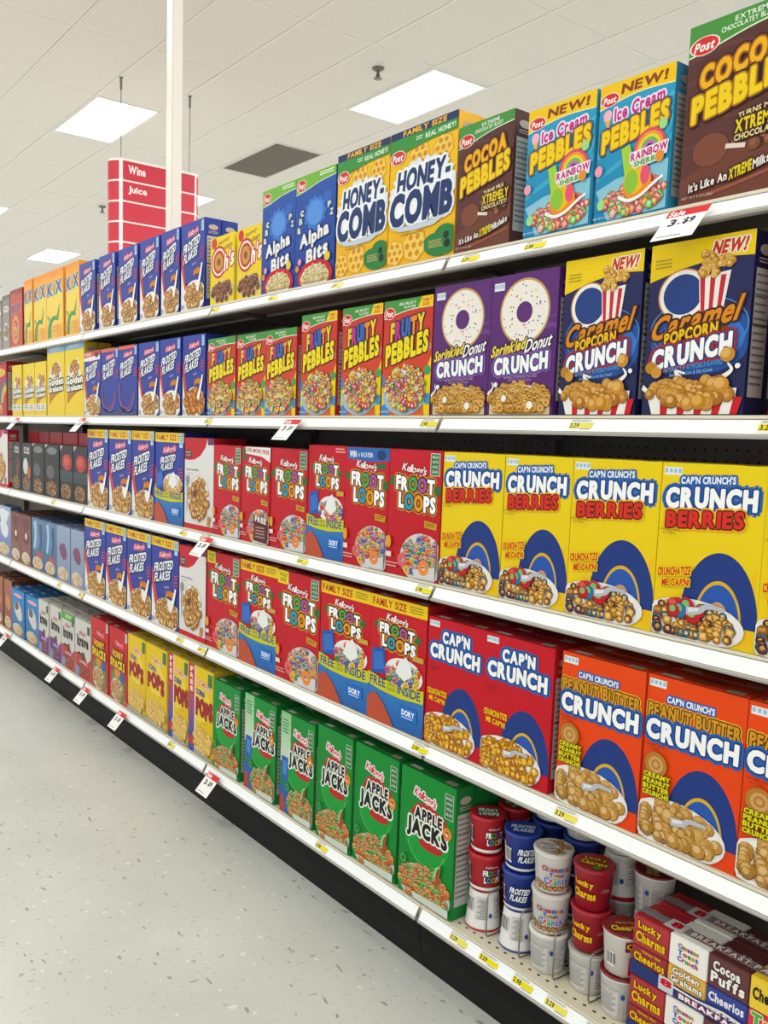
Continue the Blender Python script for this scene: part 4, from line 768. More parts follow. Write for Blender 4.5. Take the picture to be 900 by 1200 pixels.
# slim square pole behind the shelving
p = thing('support_pole', 'slim cream square pole rising behind the shelving to the ceiling', 'pole', (-3.99, 1.927, 0))
link('pole_shaft', boxmesh('pole_shaft', -.0325, -.0265, 0, .0325, .0265, CEIL, bevel=.004), mat('pole_paint', '#e2d8cd', .35), p)
link('pole_collar', frame_mesh('pole_collar', .045, .039, .014, CEIL - .03, CEIL - .001), M_white, p)

# ------------------------------------------------------------------ shelving: six bays side by side
SZ = {1: CZ + .292 * D, 2: CZ + .0365 * D, 3: CZ - .243 * D, 4: CZ - .52 * D, 5: CZ - .8125 * D}
BX = [.70, -.40, -1.497, -2.604, -3.762, -4.87, -5.97, -7.08, -8.19]
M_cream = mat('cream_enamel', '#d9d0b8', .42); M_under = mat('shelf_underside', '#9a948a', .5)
M_strip = mat('label_strip_plastic', '#eef0f0', .3); M_rail = mat('rail_grey', '#a7a39b', .45); M_black = noisy('black_kick', '#09090a', '#0d0d0e', 30, .6); M_peg = noisy('dark_pegboard', '#6e6560', '#645b56', 12, .7)
M_black.node_tree.nodes['Principled BSDF'].inputs['Specular IOR Level'].default_value = .2
M_hole = mat('hole_shadow', '#0e0d0c', .9)
DEP = .43
def deck_mesh(w_, dep):
    return extrude_x('deck', [(0, 0), (dep, 0), (dep, -.010), (.016, -.010), (.016, -.034), (.010, -.036), (.004, -.036), (.004, -.0065), (0, -.0055)], 0, w_)
def strip_mesh(w_):
    bm = bmesh.new()
    me = extrude_x('label_strip', [(-.0005, -.0075), (-.0135, -.0305), (-.0105, -.0325), (.0015, -.0075)], .006, w_ - .006); bm.free(); return me
def rail_mesh(w_):
    return extrude_x('strip_rail', [(-.0137, -.0312), (-.0165, -.0345), (-.0150, -.0385), (.003, -.0385), (.003, -.0345), (-.0103, -.0332)], .004, w_ - .004)
bayname = ['bay of cream metal shelving past the right frame edge', 'nearest full bay of cream metal shelving, holding the bright yellow boxes', 'second nearest bay of cream metal shelving, holding red loops boxes', 'third nearest bay of cream metal shelving, holding blue flakes boxes', 'fourth nearest bay of cream metal shelving, holding orange and black boxes', 'fifth nearest bay of cream metal shelving, at the left frame edge', 'shelving bay just past the left frame edge', 'last shelving bay far past the left frame edge']
for bi in range(8):
    x1, x0 = BX[bi], BX[bi + 1]; W = x1 - x0
    bay = thing('shelving_bay', bayname[bi], 'shelving', (x0, D, 0), 'shelving bays of the aisle')
    link('back_panel', boxmesh('back_panel', .002, DEP + .004, .05, W - .002, DEP + .022, SZ[1] + .04), M_peg, bay)
    hb = bmesh.new()
    for r_ in range(2, 11):
        for lv in (2, 3):
            zz = SZ[lv] - .06 - (r_ - 2) * .025
            if r_ > 6: continue
            for k in range(int(W / .025)):
                xx = .02 + k * .025
                vs = [hb.verts.new((xx + .003 * math.cos(q * PI / 3), DEP + .0035, zz + .003 * math.sin(q * PI / 3))) for q in range(6)]; hb.faces.new(vs)
    o = link('peg_holes', bm_mesh('peg_holes', hb), M_hole, bay); o['kind'] = 'stuff'
    link('upright', boxmesh('upright', W - .024, DEP - .028, 0, W - .001, DEP + .002, SZ[1] + .05), mat('upright_grey', '#4b4743', .5), bay)
    link('kick_panel', extrude_x('kick_panel', [(.006, SZ[5] - .037), (.006, SZ[5] - .045), (.0, SZ[5] - .047), (.0, SZ[5] - .093), (.024, .0), (.04, .0), (.04, SZ[5] - .037)], .001, W - .001), M_black, bay)
    for L_ in range(1, 6):
        sh = link('shelf', deck_mesh(W - .002, DEP), M_cream if L_ > 1 else M_cream, bay, (.001, 0, SZ[L_]))
        link('label_strip', strip_mesh(W - .002), M_strip, sh); link('strip_rail', rail_mesh(W - .002), M_rail, sh)
        if L_ < 5:
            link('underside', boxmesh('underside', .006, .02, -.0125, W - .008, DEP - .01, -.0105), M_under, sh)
            for xx in (.012, W - .014):
                b_ = bmesh.new(); v = [(.10, -.0125), (.41, -.0125), (.41, -.05), (.36, -.05)]
                f0 = [b_.verts.new((xx - .0015, q[0], q[1])) for q in v]; f1 = [b_.verts.new((xx + .0015, q[0], q[1])) for q in v]
                b_.faces.new(f0); b_.faces.new(f1[::-1])
                for q in range(4): b_.faces.new((f0[q], f1[q], f1[(q + 1) % 4], f0[(q + 1) % 4]))
                link('bracket', bm_mesh('bracket', b_), mat('bracket_grey', '#6d6862', .5), sh)
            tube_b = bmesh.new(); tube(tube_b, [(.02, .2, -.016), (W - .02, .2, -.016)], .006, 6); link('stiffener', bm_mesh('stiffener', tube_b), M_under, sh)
        elif bi in (1, 2):
            hb = bmesh.new()
            for r_, yy in enumerate((.022, .1, .112, .2, .212)):
                for k in range(int(W / .024)):
                    xx = .015 + k * .024 + (r_ % 2) * .012
                    vs = [hb.verts.new((xx + .0045 * math.cos(q * PI / 4), yy + .003 * math.sin(q * PI / 4), .0004)) for q in range(8)]; hb.faces.new(vs)
            o = link('perforations', bm_mesh('perforations', hb), M_hole, sh); o['kind'] = 'stuff'

# ------------------------------------------------------------------ cereal boxes
ORD = ['first', 'second', 'third', 'fourth', 'fifth', 'sixth', 'seventh', 'eighth']
SHN = {1: 'top shelf', 2: 'second shelf', 3: 'third shelf', 4: 'fourth shelf', 5: 'bottom shelf'}
CARTON = boxmesh('carton', 0, 0, 0, 1, 1, 1, bevel=.004)
_sd = Art(3.0, 5)
_sd.rect(.12, .2, .88, .9, '#b9b6b0'); _sd.lines(.16, .23, .86, .86, 16, '#77736e', .3); _sd.rect(.12, .5, .88, .51, '#4a4642'); _sd.rect(.12, .34, .88, .344, '#4a4642')
_sd.ell(.5, .1, .3, .03, '#b9aca0'); _sd.lines(.2, .145, .8, .18, 2, '#b9aca0')
SIDE = _sd.build('side_panel', lambda x, y, l: (.0006 + l * 4e-5, x, 1 - y))['front_panel']
_tp = Art(.35, 6)
def topart(seed):
    A = Art(.35, seed); A.rect(.1, .62, .3, .86, '#c9c4ba'); A.lines(.4, .66, .62, .84, 2, '#5b4a40'); A.rect(.76, .6, .92, .9, '#b9b2a6'); A.lines(.78, .66, .9, .86, 2, '#8a6a4a'); A.lines(.34, .2, .7, .4, 2, '#4c4038')
    return A.build('top_print', lambda x, y, l: (x, 1 - y, .0012 + l * 4e-5))['front_panel']
TOPP = topart(3)
FLAP = boxmesh('top_flap', .012, .16, 0, .988, .992, .0009)
designs = {}
rear_n = {1: 1, 2: 1, 3: 1, 4: 3, 5: 5}
counts = {}
for L_, key, *_r in BOXES: counts[(L_, key)] = counts.get((L_, key), 0) + 1
seen = {}; seen_dark = 0
CH = {'title_lettering': 0, 'cereal_picture': 1, 'size_banner': 2, 'offer_panel': 3, 'brand_mark': 4, 'badge': 5, 'colour_splash': 6}
def make_box(L_, key, x, w_, h_, rec, dep=.06, rear=0, label='', group=''):
    dr, ccol, asp, desc, sd = DESIGN[key]
    t = thing('cereal_box', label, 'cereal box', (x, D + rec, SZ[L_] + .0006), group)
    cm = mat('card_' + key, ccol, .42, spec=.22)
    link('carton', CARTON, cm, t, None, (w_, dep, h_))
    if not rear:
        if key not in designs:
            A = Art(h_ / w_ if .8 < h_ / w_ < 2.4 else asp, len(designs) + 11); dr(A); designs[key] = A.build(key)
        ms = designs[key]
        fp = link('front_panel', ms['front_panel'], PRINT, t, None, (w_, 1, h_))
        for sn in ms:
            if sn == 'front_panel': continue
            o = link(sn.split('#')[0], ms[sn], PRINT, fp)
            if sn == 'cereal_picture': o['kind'] = 'stuff'
        link('side_panel', SIDE, PRINT, t, (w_, 0, 0), (1, dep, h_))
    if L_ >= 3:
        fo = link('top_flap', FLAP, cm, t, (0, 0, h_), (w_, dep, 1))
        link('top_print', TOPP, PRINT, fo)
    elif rear: link('side_panel', SIDE, PRINT, t, (w_, 0, 0), (1, dep, h_))
    return t
for L_, key, x, w_, h_, rec in BOXES:
    dr, ccol, asp, desc, sd = DESIGN[key]
    n = counts[(L_, key)]; i = seen.get((L_, key), 0); seen[(L_, key)] = i + 1
    pos = '' if n == 1 else f', {ORD[i]} from left'
    if n == 1: lb = f'{desc}, on {SHN[L_]}'
    else: lb = f'{desc}{pos}, {SHN[L_]}'
    grp = f'{sd}es on the {SHN[L_]}'
    dep = .06 if key not in ('frostfam', 'frootfam', 'frootval', 'hc') else .066
    rec += (.0, .003, .001, .004, .002)[(i * 3 + L_ * 2 + len(key)) % 5]      # not quite in line
    make_box(L_, key, x, w_, h_, rec, dep, 0, lb, grp)
    for k in range(1, rear_n[L_] + 1):
        if key in ('grey', 'redright', 'blue0', 'mprear'): continue
        rowt = 'directly behind' if k == 1 else f'{ORD[k]} behind'
        if key.startswith('dark'):
            if k == 1: make_box(L_, 'mp', x + .001, w_ - .002, .312, rec + .09, dep, k, f'tall red box showing above and behind the {ORD[seen_dark]} black box from left', 'tall red boxes behind the black boxes'); seen_dark += 1
            continue
        lb2 = f'{sd} standing {rowt} the {ORD[i] + " " if n > 1 else ""}{sd} on {SHN[L_]}'
        make_box(L_, key, x + .001, w_ - .002, h_, rec + k * (dep + .004), dep, k, lb2, f'{sd}es queued behind the front row')

# ------------------------------------------------------------------ shelf-edge price labels and hanging sale tags
def strip_fn(w_, h_):
    a = (-.0005, -.0075); b = (-.0135, -.0305); L_ = math.hypot(b[0] - a[0], b[1] - a[1]); d = ((b[0] - a[0]) / L_, (b[1] - a[1]) / L_); nrm = (d[1], -d[0])
    def f(x, y, l):
        q = .001 + y * h_; o = .0004 + l * 3e-5
        return (x * w_, a[0] + d[0] * q + nrm[0] * o, a[1] + d[1] * q + nrm[1] * o)
    return f
def label_art(price, c2, seed):
    A = Art(.4, seed); A.cur = 'label_card'
    A.rect(0, 0, 1, 1, '#f2f1ea'); A.quad([(.0, .32), (1, .32), (1, .82), (.0, .82)], c2); A.lines(.05, .06, .9, .28, 2, '#8a8880')
    A.sec('price_lettering'); A.text(price, .05, .34, .42, .8, '#3a3418', bold=.03); A.sec('label_card'); A.lines(.5, .85, .95, .97, 1, '#5a5850')
    return A.build('price_label', strip_fn(.056, .0235), 1)
LM = [label_art('3.29', '#ecdc3c', 1), label_art('2.98', '#ecdc3c', 2), label_art('3.29', '#e9df6a', 3)]
LAB = {1: [-2.6, -2.25, -1.936, -1.448, -1.266], 2: [-2.637, -1.56, -1.126, -.748], 3: [-4.182, -2.812, -2.66, -2.065, -1.555], 4: [-4.105, -3.82, -2.83, -2.665, -1.545, -1.105], 5: [-2.894, -1.934, -1.385, -1.29, -1.19, -1.1, -1.0, -.92]}
for L_, xs in LAB.items():
    for k, x in enumerate(sorted(xs)):
        t = thing('price_label', f'{ORD[k]} yellow price label from left along the {SHN[L_]} edge', 'price label', (x, D, SZ[L_]), f'price labels on the {SHN[L_]}')
        ms = LM[k % 3]; c = link('label_card', ms['label_card'], PRINT, t); link('price_lettering', ms['price_lettering'], PRINT, c)
def tag_art(seed, big):
    A = Art(1.1, seed); A.cur = 'tag_card'; A.rect(0, 0, 1, 1, '#f4f3f0')
    A.sec('tag_header'); A.rect(0, 0, 1, .24, '#d2262c'); A.text('Sale', .06, .03, .44, .21, '#f6eeec', bold=.05)
    A.sec('price_lettering'); A.text('3', .2, .33, .36, .56, '#26242a', bold=.05); A.text('for', .4, .46, .5, .53, '#26242a', bold=.02); A.text('$9', .54, .33, .8, .56, '#26242a', bold=.05)
    A.sec('tag_card'); A.lines(.1, .88, .7, .94, 1, '#8a8a90')
    th = math.radians(42)
    return A.build('sale_tag', lambda x, y, l: (x * .078, -.0165 - math.sin(th) * y * .078 - math.cos(th) * (.0008 + l * 4e-5), -.012 - math.cos(th) * y * .078 + math.sin(th) * (.0008 + l * 4e-5)), 1)
TG = tag_art(1, True)
TAGS = {1: [(-.93, 'white hanging sale tag under the sky blue boxes on top shelf edge')], 2: [(-4.70, 'leftmost white hanging sale tag on the second shelf edge'), (-3.76, 'white hanging sale tag on second shelf edge below the blue swirl boxes'), (-2.12, 'white hanging sale tag on second shelf edge below the fruity boxes')], 3: [(-2.62, 'white hanging sale tag on the third shelf edge by the white flakes box')],
        5: [(-4.94, 'leftmost white hanging sale tag on the bottom shelf edge'), (-4.12, 'second white hanging sale tag from left on the bottom shelf edge'), (-3.73, 'third white hanging sale tag from left on the bottom shelf edge'), (-3.33, 'fourth white hanging sale tag from left on the bottom shelf edge'), (-2.555, 'fifth white hanging sale tag, below the first green apple box')]}
for L_, ts in TAGS.items():
    for x, lb in ts:
        t = thing('sale_tag', lb, 'price tag', (x, D, SZ[L_]), 'hanging sale tags')
        c = link('tag_card', TG['tag_card'], PRINT, t); link('tag_header', TG['tag_header'], PRINT, c); link('price_lettering', TG['price_lettering'], PRINT, c)

# ------------------------------------------------------------------ hanging aisle sign
SX, SY0, SY1, STOP = -7.37, 3.075, 3.775, CZ + 2.272
t = thing('aisle_sign', 'red hanging aisle sign reading Wine and Juice with curved white ends', 'sign', (SX, (SY0 + SY1) / 2, STOP))
hy = (SY1 - SY0) / 2
def footprint(off):                      # flat faces front and back, bowed ends
    P = [(-.0 + off, -hy), (-.0 + off, hy)]
    for k in range(1, 9): a = k / 9; P.append((-.22 * a + off * (1 - 2 * a), hy + .07 * math.sin(PI * a) + off))
    P += [(-.22 - off, hy), (-.22 - off, -hy)]
    for k in range(1, 9): a = k / 9; P.append((-.22 + .22 * a - off * (1 - 2 * a), -hy - .07 * math.sin(PI * a) - off))
    return P
def prism(name, P, z0, z1):
    bm = bmesh.new(); a = [bm.verts.new((x, y, z0)) for x, y in P]; b = [bm.verts.new((x, y, z1)) for x, y in P]; n = len(P)
    for i in range(n): bm.faces.new((a[i], a[(i + 1) % n], b[(i + 1) % n], b[i]))
    bm.faces.new(a[::-1]); bm.faces.new(b); bmesh.ops.recalc_face_normals(bm, faces=bm.faces[:]); return bm_mesh(name, bm)
NR, RH = 6, .1695
link('sign_body', prism('sign_body', footprint(0), -NR * RH - .02, .012), mat('sign_white', '#f1e6e2', .5), t)
M_sign = mat('sign_red', '#bf2236', .5)
fpm = boxmesh('sign_panel', 0, -hy + .012, .008, .006, hy - .012, RH - .008, bevel=.001)
def bow(side):
    bm = bmesh.new(); Q = []
    for k in range(0, 11):
        a = .06 + .88 * k / 10; Q.append((-.22 * a, side * (hy + .07 * math.sin(PI * a) + .004)))
    v0 = [bm.verts.new((x, y, .008)) for x, y in Q]; v1 = [bm.verts.new((x, y, RH - .008)) for x, y in Q]
    u0 = [bm.verts.new((x, y - side * .006, .008)) for x, y in Q]; u1 = [bm.verts.new((x, y - side * .006, RH - .008)) for x, y in Q]
    for k in range(10): bm.faces.new((v0[k], v0[k + 1], v1[k + 1], v1[k])); bm.faces.new((v0[k], u0[k], u0[k + 1], v0[k + 1])); bm.faces.new((v1[k], v1[k + 1], u1[k + 1], u1[k]))
    bmesh.ops.recalc_face_normals(bm, faces=bm.faces[:])
    return bm_mesh('end_panel', bm)
bl, br = bow(-1), bow(1)
for r_ in range(NR):
    z = -(r_ + 1) * RH
    p = link('sign_panel', fpm, M_sign, t, (.0005, 0, z)); link('end_panel', bl, M_sign, t, (0, 0, z)); link('end_panel', br, M_sign, t, (0, 0, z))
    if r_ < 2:
        A = Art(.22, 2); A.cur = 'sign_lettering'; A.text(('Wine', 'Juice')[r_], .07, .2, .3 + .02 * r_, .66, '#f8ecec', bold=.04, gap=.06)
        ms = A.build('sign_lettering', lambda x, y, l: (.0068 + l * 4e-5, -hy + .012 + x * (2 * hy - .024), .008 + (1 - y) * (RH - .016)))
        link('sign_lettering', ms['sign_lettering'], PRINT, p)
for yy in (-hy + .015, hy - .04):
    b_ = bmesh.new(); tube(b_, [(-.05, yy, .012), (-.05, yy, CEIL - STOP)], .004, 6); link('hanging_wire', bm_mesh('hanging_wire', b_), M_steel, t)
    link('ceiling_hook', lathe('ceiling_hook', [(0, -.1), (.01, -.1), (.01, -.01), (.02, 0), (0, 0)], 10), M_spr, t, (-.05, yy, CEIL - STOP))

# ------------------------------------------------------------------ cereal cups on the bottom shelf
R0, R1, CH_ = .034, .0405, .0895
def rad(z): return R0 + (R1 - R0) * z / CH_
body_me = lathe('cup_body', [(0, .003), (R0 - .004, .003), (R0 - .003, 0), (R0, .001), (rad(CH_ - .004), CH_ - .008), (R1 + .0015, CH_ - .007), (R1 + .002, CH_ - .004), (R1 - .001, CH_ - .003), (0, CH_ - .003)], 40)
lid_me = lathe('cup_lid', [(0, CH_), (R1 - .004, CH_), (R1 - .002, CH_ + .0008), (R1 + .002, CH_), (R1 + .0026, CH_ - .003), (R1 + .0012, CH_ - .0036), (R1 - .002, CH_ - .003)], 40)
def cyl_fn(x, y, l):
    a = (x - .5) * 3.6; z = .006 + (1 - y) * (CH_ - .018); r = rad(z) + .0009 + l * 3e-5
    return (r * math.sin(a), -r * math.cos(a), z)
def lid_fn(x, y, l): return ((x - .5) * 2 * (R1 - .004), -(y - .5) * 2 * (R1 - .004), CH_ + .0006 + l * 3e-5)
def gridrect(A, x0, y0, x1, y1, col, n=14):
    for i in range(n): A.rect(x0 + (x1 - x0) * i / n, y0, x0 + (x1 - x0) * (i + 1) / n, y1, col); A.lay -= 1
    A.lay += 1
def nutri(A, x0, x1, y0=.2, y1=.95):
    gridrect(A, x0, y0, x1, y1, '#d2d0cc', 8)
    for k in range(11): gridrect(A, x0 + .02, y0 + .03 + k * .06, x1 - .03 - (k % 3) * .03, y0 + .055 + k * .06, '#7b7876', 6)
def barcode(A, x0, y0, x1, y1):
    gridrect(A, x0, y0, x1, y1, '#efeeea', 4)
    for k in range(9): q = x0 + (x1 - x0) * (k + .3) / 9; A.rect(q, y0 + .03, q + (x1 - x0) * (.03 + .03 * (k % 3)), y1 - .05, '#26242a')
def cup_design(kind):
    A = Art(.62, 4); A.cur = 'wrap_print'; Bd = Art(1, 5); Bd.cur = 'lid_print'
    if kind == 'loops':
        body, lid = '#bf222e', '#bd1f2b'; barcode(A, .1, .2, .24, .75); gridrect(A, 0, .9, 1, 1, '#eceae6', 24)
        A.sec('cup_lettering'); A.text('FROOT', .5, .3, .8, .5, '#ffffff', out='#1a1410', ow=.01, bold=.07, cols=['#fff', '#fff', '#55a352', '#a4559c', '#fff'] and ['#ffffff', '#ffffff', '#55a352', '#a4559c', '#ffffff']); A.text('LOOPS', .52, .54, .82, .74, '#ffffff', out='#1a1410', ow=.01, bold=.07, cols=['#ffffff', '#3f9ab4', '#e79a34', '#ffffff', '#ffffff']); A.text("Kellogg's", .54, .14, .74, .24, '#f6dcdc', bold=.02, ital=.3)
        Bd.text('FROOT', .2, .26, .8, .48, '#ffffff', out='#1d5a30', ow=.04, bold=.07, rise=.05); Bd.text('LOOPS', .24, .54, .84, .76, '#ffffff', out='#1d5a30', ow=.04, bold=.07, rise=.05)
    elif kind == 'flakes':
        body, lid = '#22398f', '#24409a'; barcode(A, .14, .34, .3, .8); gridrect(A, .02, .22, .14, .86, '#e4e2de', 4); gridrect(A, 0, .92, 1, 1, '#e8e6e2', 24)
        A.sec('cup_lettering'); A.text('FROSTED', .42, .28, .74, .48, '#ffffff', out='#16205c', ow=.01, bold=.05, ital=.2); A.text('FLAKES', .43, .52, .7, .72, '#ffffff', out='#16205c', ow=.01, bold=.05, ital=.2); A.sec('wrap_print'); A.pieces(.84, .6, .07, .3, 'flake', 12, .03, FLK, FLH)
        Bd.text('FROSTED', .14, .28, .86, .48, '#e8ecf6', bold=.05, ital=.2); Bd.text('FLAKES', .2, .54, .8, .74, '#e8ecf6', bold=.05, ital=.2)
    elif kind == 'cinnamon':
        body, lid = '#e6e2dc', '#cfc6ba'; A.pieces(.5, .84, .48, .12, 'sq', 46, .035, ['#b9855a', '#a8744a', '#c99a6c'], ['#d9b48a'], xmin=0, xmax=1)
        A.sec('cup_lettering'); A.text('Cinnamon', .3, .22, .72, .38, '#c23a3a', bold=.07, cols=['#c8303a', '#3f63b4', '#e08a2c', '#8a3f9a'], jit=.04); A.text('Toast', .42, .4, .64, .54, '#3f63b4', bold=.07, cols=['#3f63b4', '#e08a2c', '#4f9a46', '#c8303a'], jit=.04); A.text('Crunch', .34, .56, .72, .78, '#2f6fc0', out='#f4f0ea', ow=.01, bold=.09, cols=['#3f63b4', '#c8303a', '#4f9a46', '#2f8ac0', '#8a3f9a', '#3f63b4'], jit=.04)
        Bd.pieces(.6, .5, .36, .36, 'sq', 34, .08, ['#b9855a', '#a8744a', '#c99a6c'], ['#d9b48a']); Bd.ell(.36, .5, .28, .3, '#e4ded6'); Bd.text('Cinnamon', .14, .3, .62, .42, '#c23a3a', bold=.06, cols=['#c8303a', '#3f63b4', '#4f9a46']); Bd.text('Toast', .22, .45, .54, .56, '#3f63b4', bold=.06); Bd.text('Crunch', .16, .58, .62, .72, '#4f9a46', bold=.07, cols=['#3f63b4', '#c8303a', '#4f9a46'])
    elif kind == 'charms':
        body, lid = '#a81f2e', '#a8202c'; A.sec('cup_lettering'); A.text('Lucky', .24, .2, .54, .42, '#efc02f', out='#6a1018', ow=.012, bold=.08, jit=.05); A.text('Charms', .22, .48, .58, .74, '#efc02f', out='#6a1018', ow=.012, bold=.08, jit=.05); A.sec('wrap_print'); A.lines(.66, .4, .8, .52, 3, '#d98a90'); nutri(A, .88, 1)
        Bd.text('Lucky', .2, .2, .8, .42, '#efc02f', out='#5a2010', ow=.03, bold=.08, jit=.04); Bd.text('Charms', .14, .46, .86, .7, '#efc02f', out='#5a2010', ow=.03, bold=.08, jit=.04); Bd.ell(.62, .82, .12, .1, '#4f8a46')
    elif kind == 'honeynut':
        body, lid = '#e4e0d8', '#7c1a22'; barcode(A, .14, .4, .3, .82); gridrect(A, .44, .0, 1, .3, '#7c1a22', 16); A.pieces(.6, .26, .14, .1, 'ring', 12, .03, ['#c98a3c', '#d9a254'], None); gridrect(A, .5, .46, .84, 1, '#c2303a', 12); A.ell(.66, .74, .09, .2, '#e0843c', 14)
        A.sec('cup_lettering'); A.text('Cheerios', .46, .04, .94, .2, '#f0c84a', bold=.05)
        Bd.text('Honey Nut', .3, .3, .8, .42, '#e0b44a', bold=.03); Bd.text('Cheerios', .1, .5, .92, .76, '#f0c84a', out='#4a1014', ow=.02, bold=.05)
    else:
        body, lid = '#d9d7d3', '#c9c4bc'; nutri(A, .05, .4); nutri(A, .5, .72); barcode(A, .76, .4, .92, .9); A.ell(.46, .35, .03, .08, '#2f4fa0', 12)
        Bd.pieces(.5, .5, .4, .4, 'sq', 30, .09, ['#b9a070', '#a8b080', '#c97a6c'], None)
    a = A.build('cup', cyl_fn, 1); a.update(Bd.build('cup', lid_fn, 1))
    return body, lid, a
CUPD = {}
def cup(kind, x, y, z, deg, label, group, inv=False, rimc=None):
    if kind not in CUPD: CUPD[kind] = cup_design(kind)
    body, lid, ms = CUPD[kind]
    t = thing('cereal_cup', label, 'cup', (x, y, z), group, math.radians(deg))
    if inv: t.rotation_euler = (PI, 0, math.radians(deg + 180)); t.location.z += CH_ + .001
    b_ = link('cup_body', body_me, mat('cup_' + body, body, .35), t); l_ = link('cup_lid', lid_me, mat('foil_' + (rimc or lid), rimc or lid, .3), t)
    for sn in ('wrap_print', 'cup_lettering'):
        if sn in ms: link(sn, ms[sn], PRINT, b_)
    if 'lid_print' in ms: link('lid_print', ms['lid_print'], PRINT, l_)
DZ = SZ[5] + .0008; CHP = CH_ + .0022
def stack(cups, x, y, where):
    z = DZ
    for k, (kind, deg, inv, desc, rimc) in enumerate(cups):
        pos = ('bottom cup', 'second cup', 'third cup', 'fourth cup')[k]
        if k == len(cups) - 1: pos = 'top cup'
        cup(kind, x, y, z, deg, f'{desc}, {pos} of {where}', 'cereal cups stacked on the bottom shelf', inv, rimc); z += CHP
stack([('back', 60, True, 'grey-print cup with red rim', '#bd1f2b'), ('loops', 36, False, 'red loops cup', None), ('loops', 40, False, 'red loops cup', None)], -1.357, 1.470, 'the front stack beside green boxes')
stack([('back', 60, True, 'grey-print cup with blue rim', '#22398f'), ('flakes', 22, False, 'blue flakes cup', None), ('flakes', 44, False, 'blue and white flakes cup', None)], -1.252, 1.474, 'the front stack of blue cups')
stack([('back', 58, False, 'grey-print white cup', '#e0dcd4'), ('cinnamon', 34, False, 'white cinnamon cup', None), ('cinnamon', 46, False, 'white cinnamon cup', None)], -1.156, 1.462, 'the front stack beside blue cups')
stack([('back', 55, False, 'grey-print cup with pale rim', '#a9a49a'), ('charms', 26, False, 'red cup with yellow lettering', None), ('charms', 28, False, 'red cup with yellow lettering', None)], -1.063, 1.478, 'the front stack left of the honey cups')
stack([('back', 50, False, 'grey-print cup with dark red rim', '#7c1a22'), ('honeynut', 52, False, 'white cup with dark red honey lid', None)], -.9745, 1.466, 'the short stack beside breakfast packs')
stack([('loops', 50, False, 'red loops cup', None), ('loops', 50, False, 'red loops cup', None), ('loops', 70, False, 'red loops cup', None)], -1.357, 1.565, 'the second stack deep behind red cups')
stack([('flakes', 40, False, 'blue flakes cup', None), ('flakes', 40, False, 'blue flakes cup', None), ('flakes', 40, False, 'blue flakes cup', None), ('flakes', 42, False, 'blue flakes cup', None)], -1.252, 1.570, 'the tall stack behind blue cups')
stack([('back', 45, False, 'grey-print cup', None), ('flakes', 40, False, 'blue flakes cup', None), ('flakes', 44, False, 'blue flakes cup', None), ('back', 40, False, 'grey-print cup', None)], -1.156, 1.560, 'the stack behind cinnamon cups')
stack([('back', 45, False, 'grey-print cup', '#a8202c'), ('back', 30, False, 'grey-print cup', '#a8202c'), ('back', 30, True, 'grey-print cup', '#a8202c'), ('back', 55, False, 'grey-print cup', None)], -1.066, 1.575, 'the stack behind yellow-lettered red cups')
stack([('back', 45, False, 'grey-print cup', '#7c1a22'), ('back', 45, True, 'grey-print cup', '#7c1a22'), ('back', 20, False, 'grey-print cup', '#7c1a22')], -.9765, 1.562, 'the stack behind the honey cup')
# bent wire dividers between the stacks
bm = bmesh.new()
tube(bm, [(0, .30, .004), (0, .02, .004), (0, .004, .006), (0, 0, .014), (0, 0, .100), (0, .004, .108), (0, .012, .112), (0, .30, .112)], .0019, 8)
WIRE = bm_mesh('wire', bm, True)
for k, x in enumerate((-1.412, -1.303, -1.2045, -1.1095, -1.0185)):
    o = link('wire_divider', WIRE, M_steel, None, (x, 1.424, DZ)); tag(o, f'{ORD[k]} bent wire divider from left between the cup stacks', 'divider', 'wire dividers among the cups')

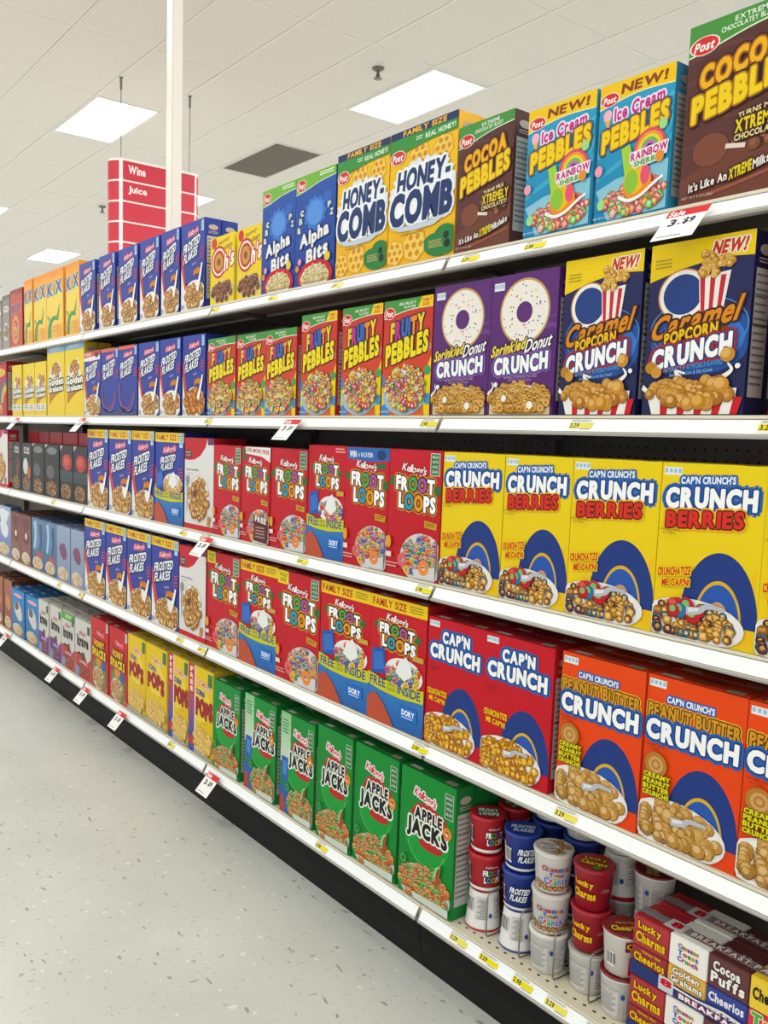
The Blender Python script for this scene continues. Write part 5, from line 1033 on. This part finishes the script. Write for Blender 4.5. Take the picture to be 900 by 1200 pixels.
# ------------------------------------------------------------------ variety packs of little boxes
MW, MH, MD = .0768, .060, .07
MINI = [('Lucky', 'Charms', '#a8242c', '#efc02f'), ('Honey Nut', 'Cheerios', '#8f1f26', '#efc02f'), ('Cinnamon', 'Crunch', '#e6e2da', '#3f63b4'), ('Golden', 'Grahams', '#d9a53a', '#fbf4e4'), ('Cocoa', 'Puffs', '#5b2a2a', '#f4f0ea'), ('', 'Cheerios', '#2a3a8c', '#f0f0f4'), ('', 'Cheerios', '#e4c02c', '#1d1a18'), ('Tri', 'x', '#c42a32', '#5fae4a')]
mini_me = boxmesh('mini_box', .0006, 0, .0006, MW - .0006, MD, MH - .0006, bevel=.0015)
marts = []
for k, (a, b_, c, tc) in enumerate(MINI):
    A = Art(.78, k + 3); A.cur = 'box_lettering'
    oc = '#3a1a10' if tc != '#1d1a18' else '#f2dc8a'; lo_ = k % 2      # lower boxes show their name above the wrap band
    if k == 2:
        for i, (tx, y) in enumerate((('Cinnamon', .2), ('Toast', .4), ('Crunch', .6))): A.text(tx, .24, y, .76, y + .16, tc, bold=.06, cols=['#3f63b4', '#c8303a', '#4f9a46', '#e08a2c'])
    elif k == 7: A.text('Trix', .1, .06, .9, .46, tc, out='#f4e8e0', ow=.02, bold=.09, cols=['#5fae4a', '#f0a030', '#e8d040', '#7a5ac0'])
    elif not a: A.text(b_, .08, (.14 if lo_ else .3), .92, (.42 if lo_ else .66), tc, bold=.045)
    elif k == 1: A.text(a, .3, .06, .8, .17, tc, bold=.03); A.text(b_, .08, .2, .92, .48, tc, out=oc, ow=.014, bold=.05)
    elif lo_: A.text(a, .14, .04, .82, .24, tc, out=oc, ow=.014, bold=.05); A.text(b_, .1, .29, .92, .5, tc, out=oc, ow=.014, bold=.05)
    else: A.text(a, .14, .16, .78, .46, tc, out=oc, ow=.016, bold=.06, rise=-.03, jit=.03); A.text(b_, .1, .5, .9, .84, tc, out=oc, ow=.016, bold=.06, rise=-.03, jit=.03)
    T = Art(.78, k); T.cur = 'top_lettering'; T.text(b_ if k not in (7,) else 'Trix', .14, .4, .86, .72, tc, bold=.05)
    marts.append((A.build('mini', lambda x, y, l: (x * MW, -.0006 - l * 3e-5, (1 - y) * MH), 1)['box_lettering'], T.build('minit', lambda x, y, l: (x * MW, (1 - y) * MD, MH + .0003 + l * 3e-5), 1)['top_lettering']))
BA = Art(.3, 8); BA.cur = 'wrap_band'
BA.poly([(0, .0), (.14, .1), (.24, .3), (.3, .2), (.42, .2), (.62, .02), (.8, .2), (1, .3), (1, 1), (0, 1)], '#28366f'); BA.poly([(.3, .3), (.45, .34), (.62, .14), (.8, .32), (1, .42), (1, .56), (.8, .46), (.62, .28), (.45, .46), (.3, .42)], '#f0ece6')
BA.rect(.2, .04, .3, .98, '#cfd0d2'); BA.sec('band_lettering'); BA.text('8', .215, .18, .285, .62, '#c8202c', bold=.08); BA.text('BREAKFAST PACK', .34, .54, .96, .86, '#f6f2ee', out='#a8242c', ow=.006, bold=.06); BA.text('CEREAL', .5, .3, .72, .44, '#f6f2ee', bold=.05)
BT = Art(.23, 9); BT.cur = 'wrap_band'; BT.rect(0, .44, 1, .78, '#8f8a8c'); BT.rect(.18, .36, .3, .86, '#d2d0d2'); BT.sec('band_lettering'); BT.text('8', .21, .44, .27, .74, '#c8202c', bold=.08); BT.text('BREAKFAST PACK', .34, .5, .9, .72, '#f2ece8', out='#7c1a22', ow=.006, bold=.06)
def pack(x, y, z, label, rear=False):
    t = thing('variety_pack', label, 'cereal pack', (x, y, z), 'breakfast variety packs')
    for k, (a, b_, c, tc) in enumerate(MINI):
        ci, ri = k // 2, k % 2
        m_ = link('mini_box', mini_me, mat('mini_' + c, c, .3), t, (ci * MW, 0, (1 - ri) * MH))
        link('box_lettering', marts[k][0], PRINT, m_)
        if ri == 0: link('top_lettering', marts[k][1], PRINT, m_)
    b1 = BA.build('band', lambda x_, y_, l: (x_ * 4 * MW, -.0016 - l * 3e-5, .030 * (1 - y_) + .0005), 1)
    o = link('wrap_band', b1['wrap_band'], PRINT, t); link('band_lettering', b1['band_lettering'], PRINT, o)
    b2 = BT.build('bandt', lambda x_, y_, l: (x_ * 4 * MW, (1 - y_) * MD, 2 * MH + .0008 + l * 3e-5), 1)
    o = link('wrap_band', b2['wrap_band'], PRINT, t); link('band_lettering', b2['band_lettering'], PRINT, o)
PXX, PYY = -.930, 1.427
for k, (dy, nm) in enumerate(((0, 'front'), (MD + .006, 'second-row'))):
    pack(PXX, PYY + dy, DZ, f'{nm} breakfast variety pack of eight little boxes, lower of its stack')
    pack(PXX, PYY + dy, DZ + 2 * MH + .0025, f'{nm} breakfast variety pack of eight little boxes, upper of its stack')
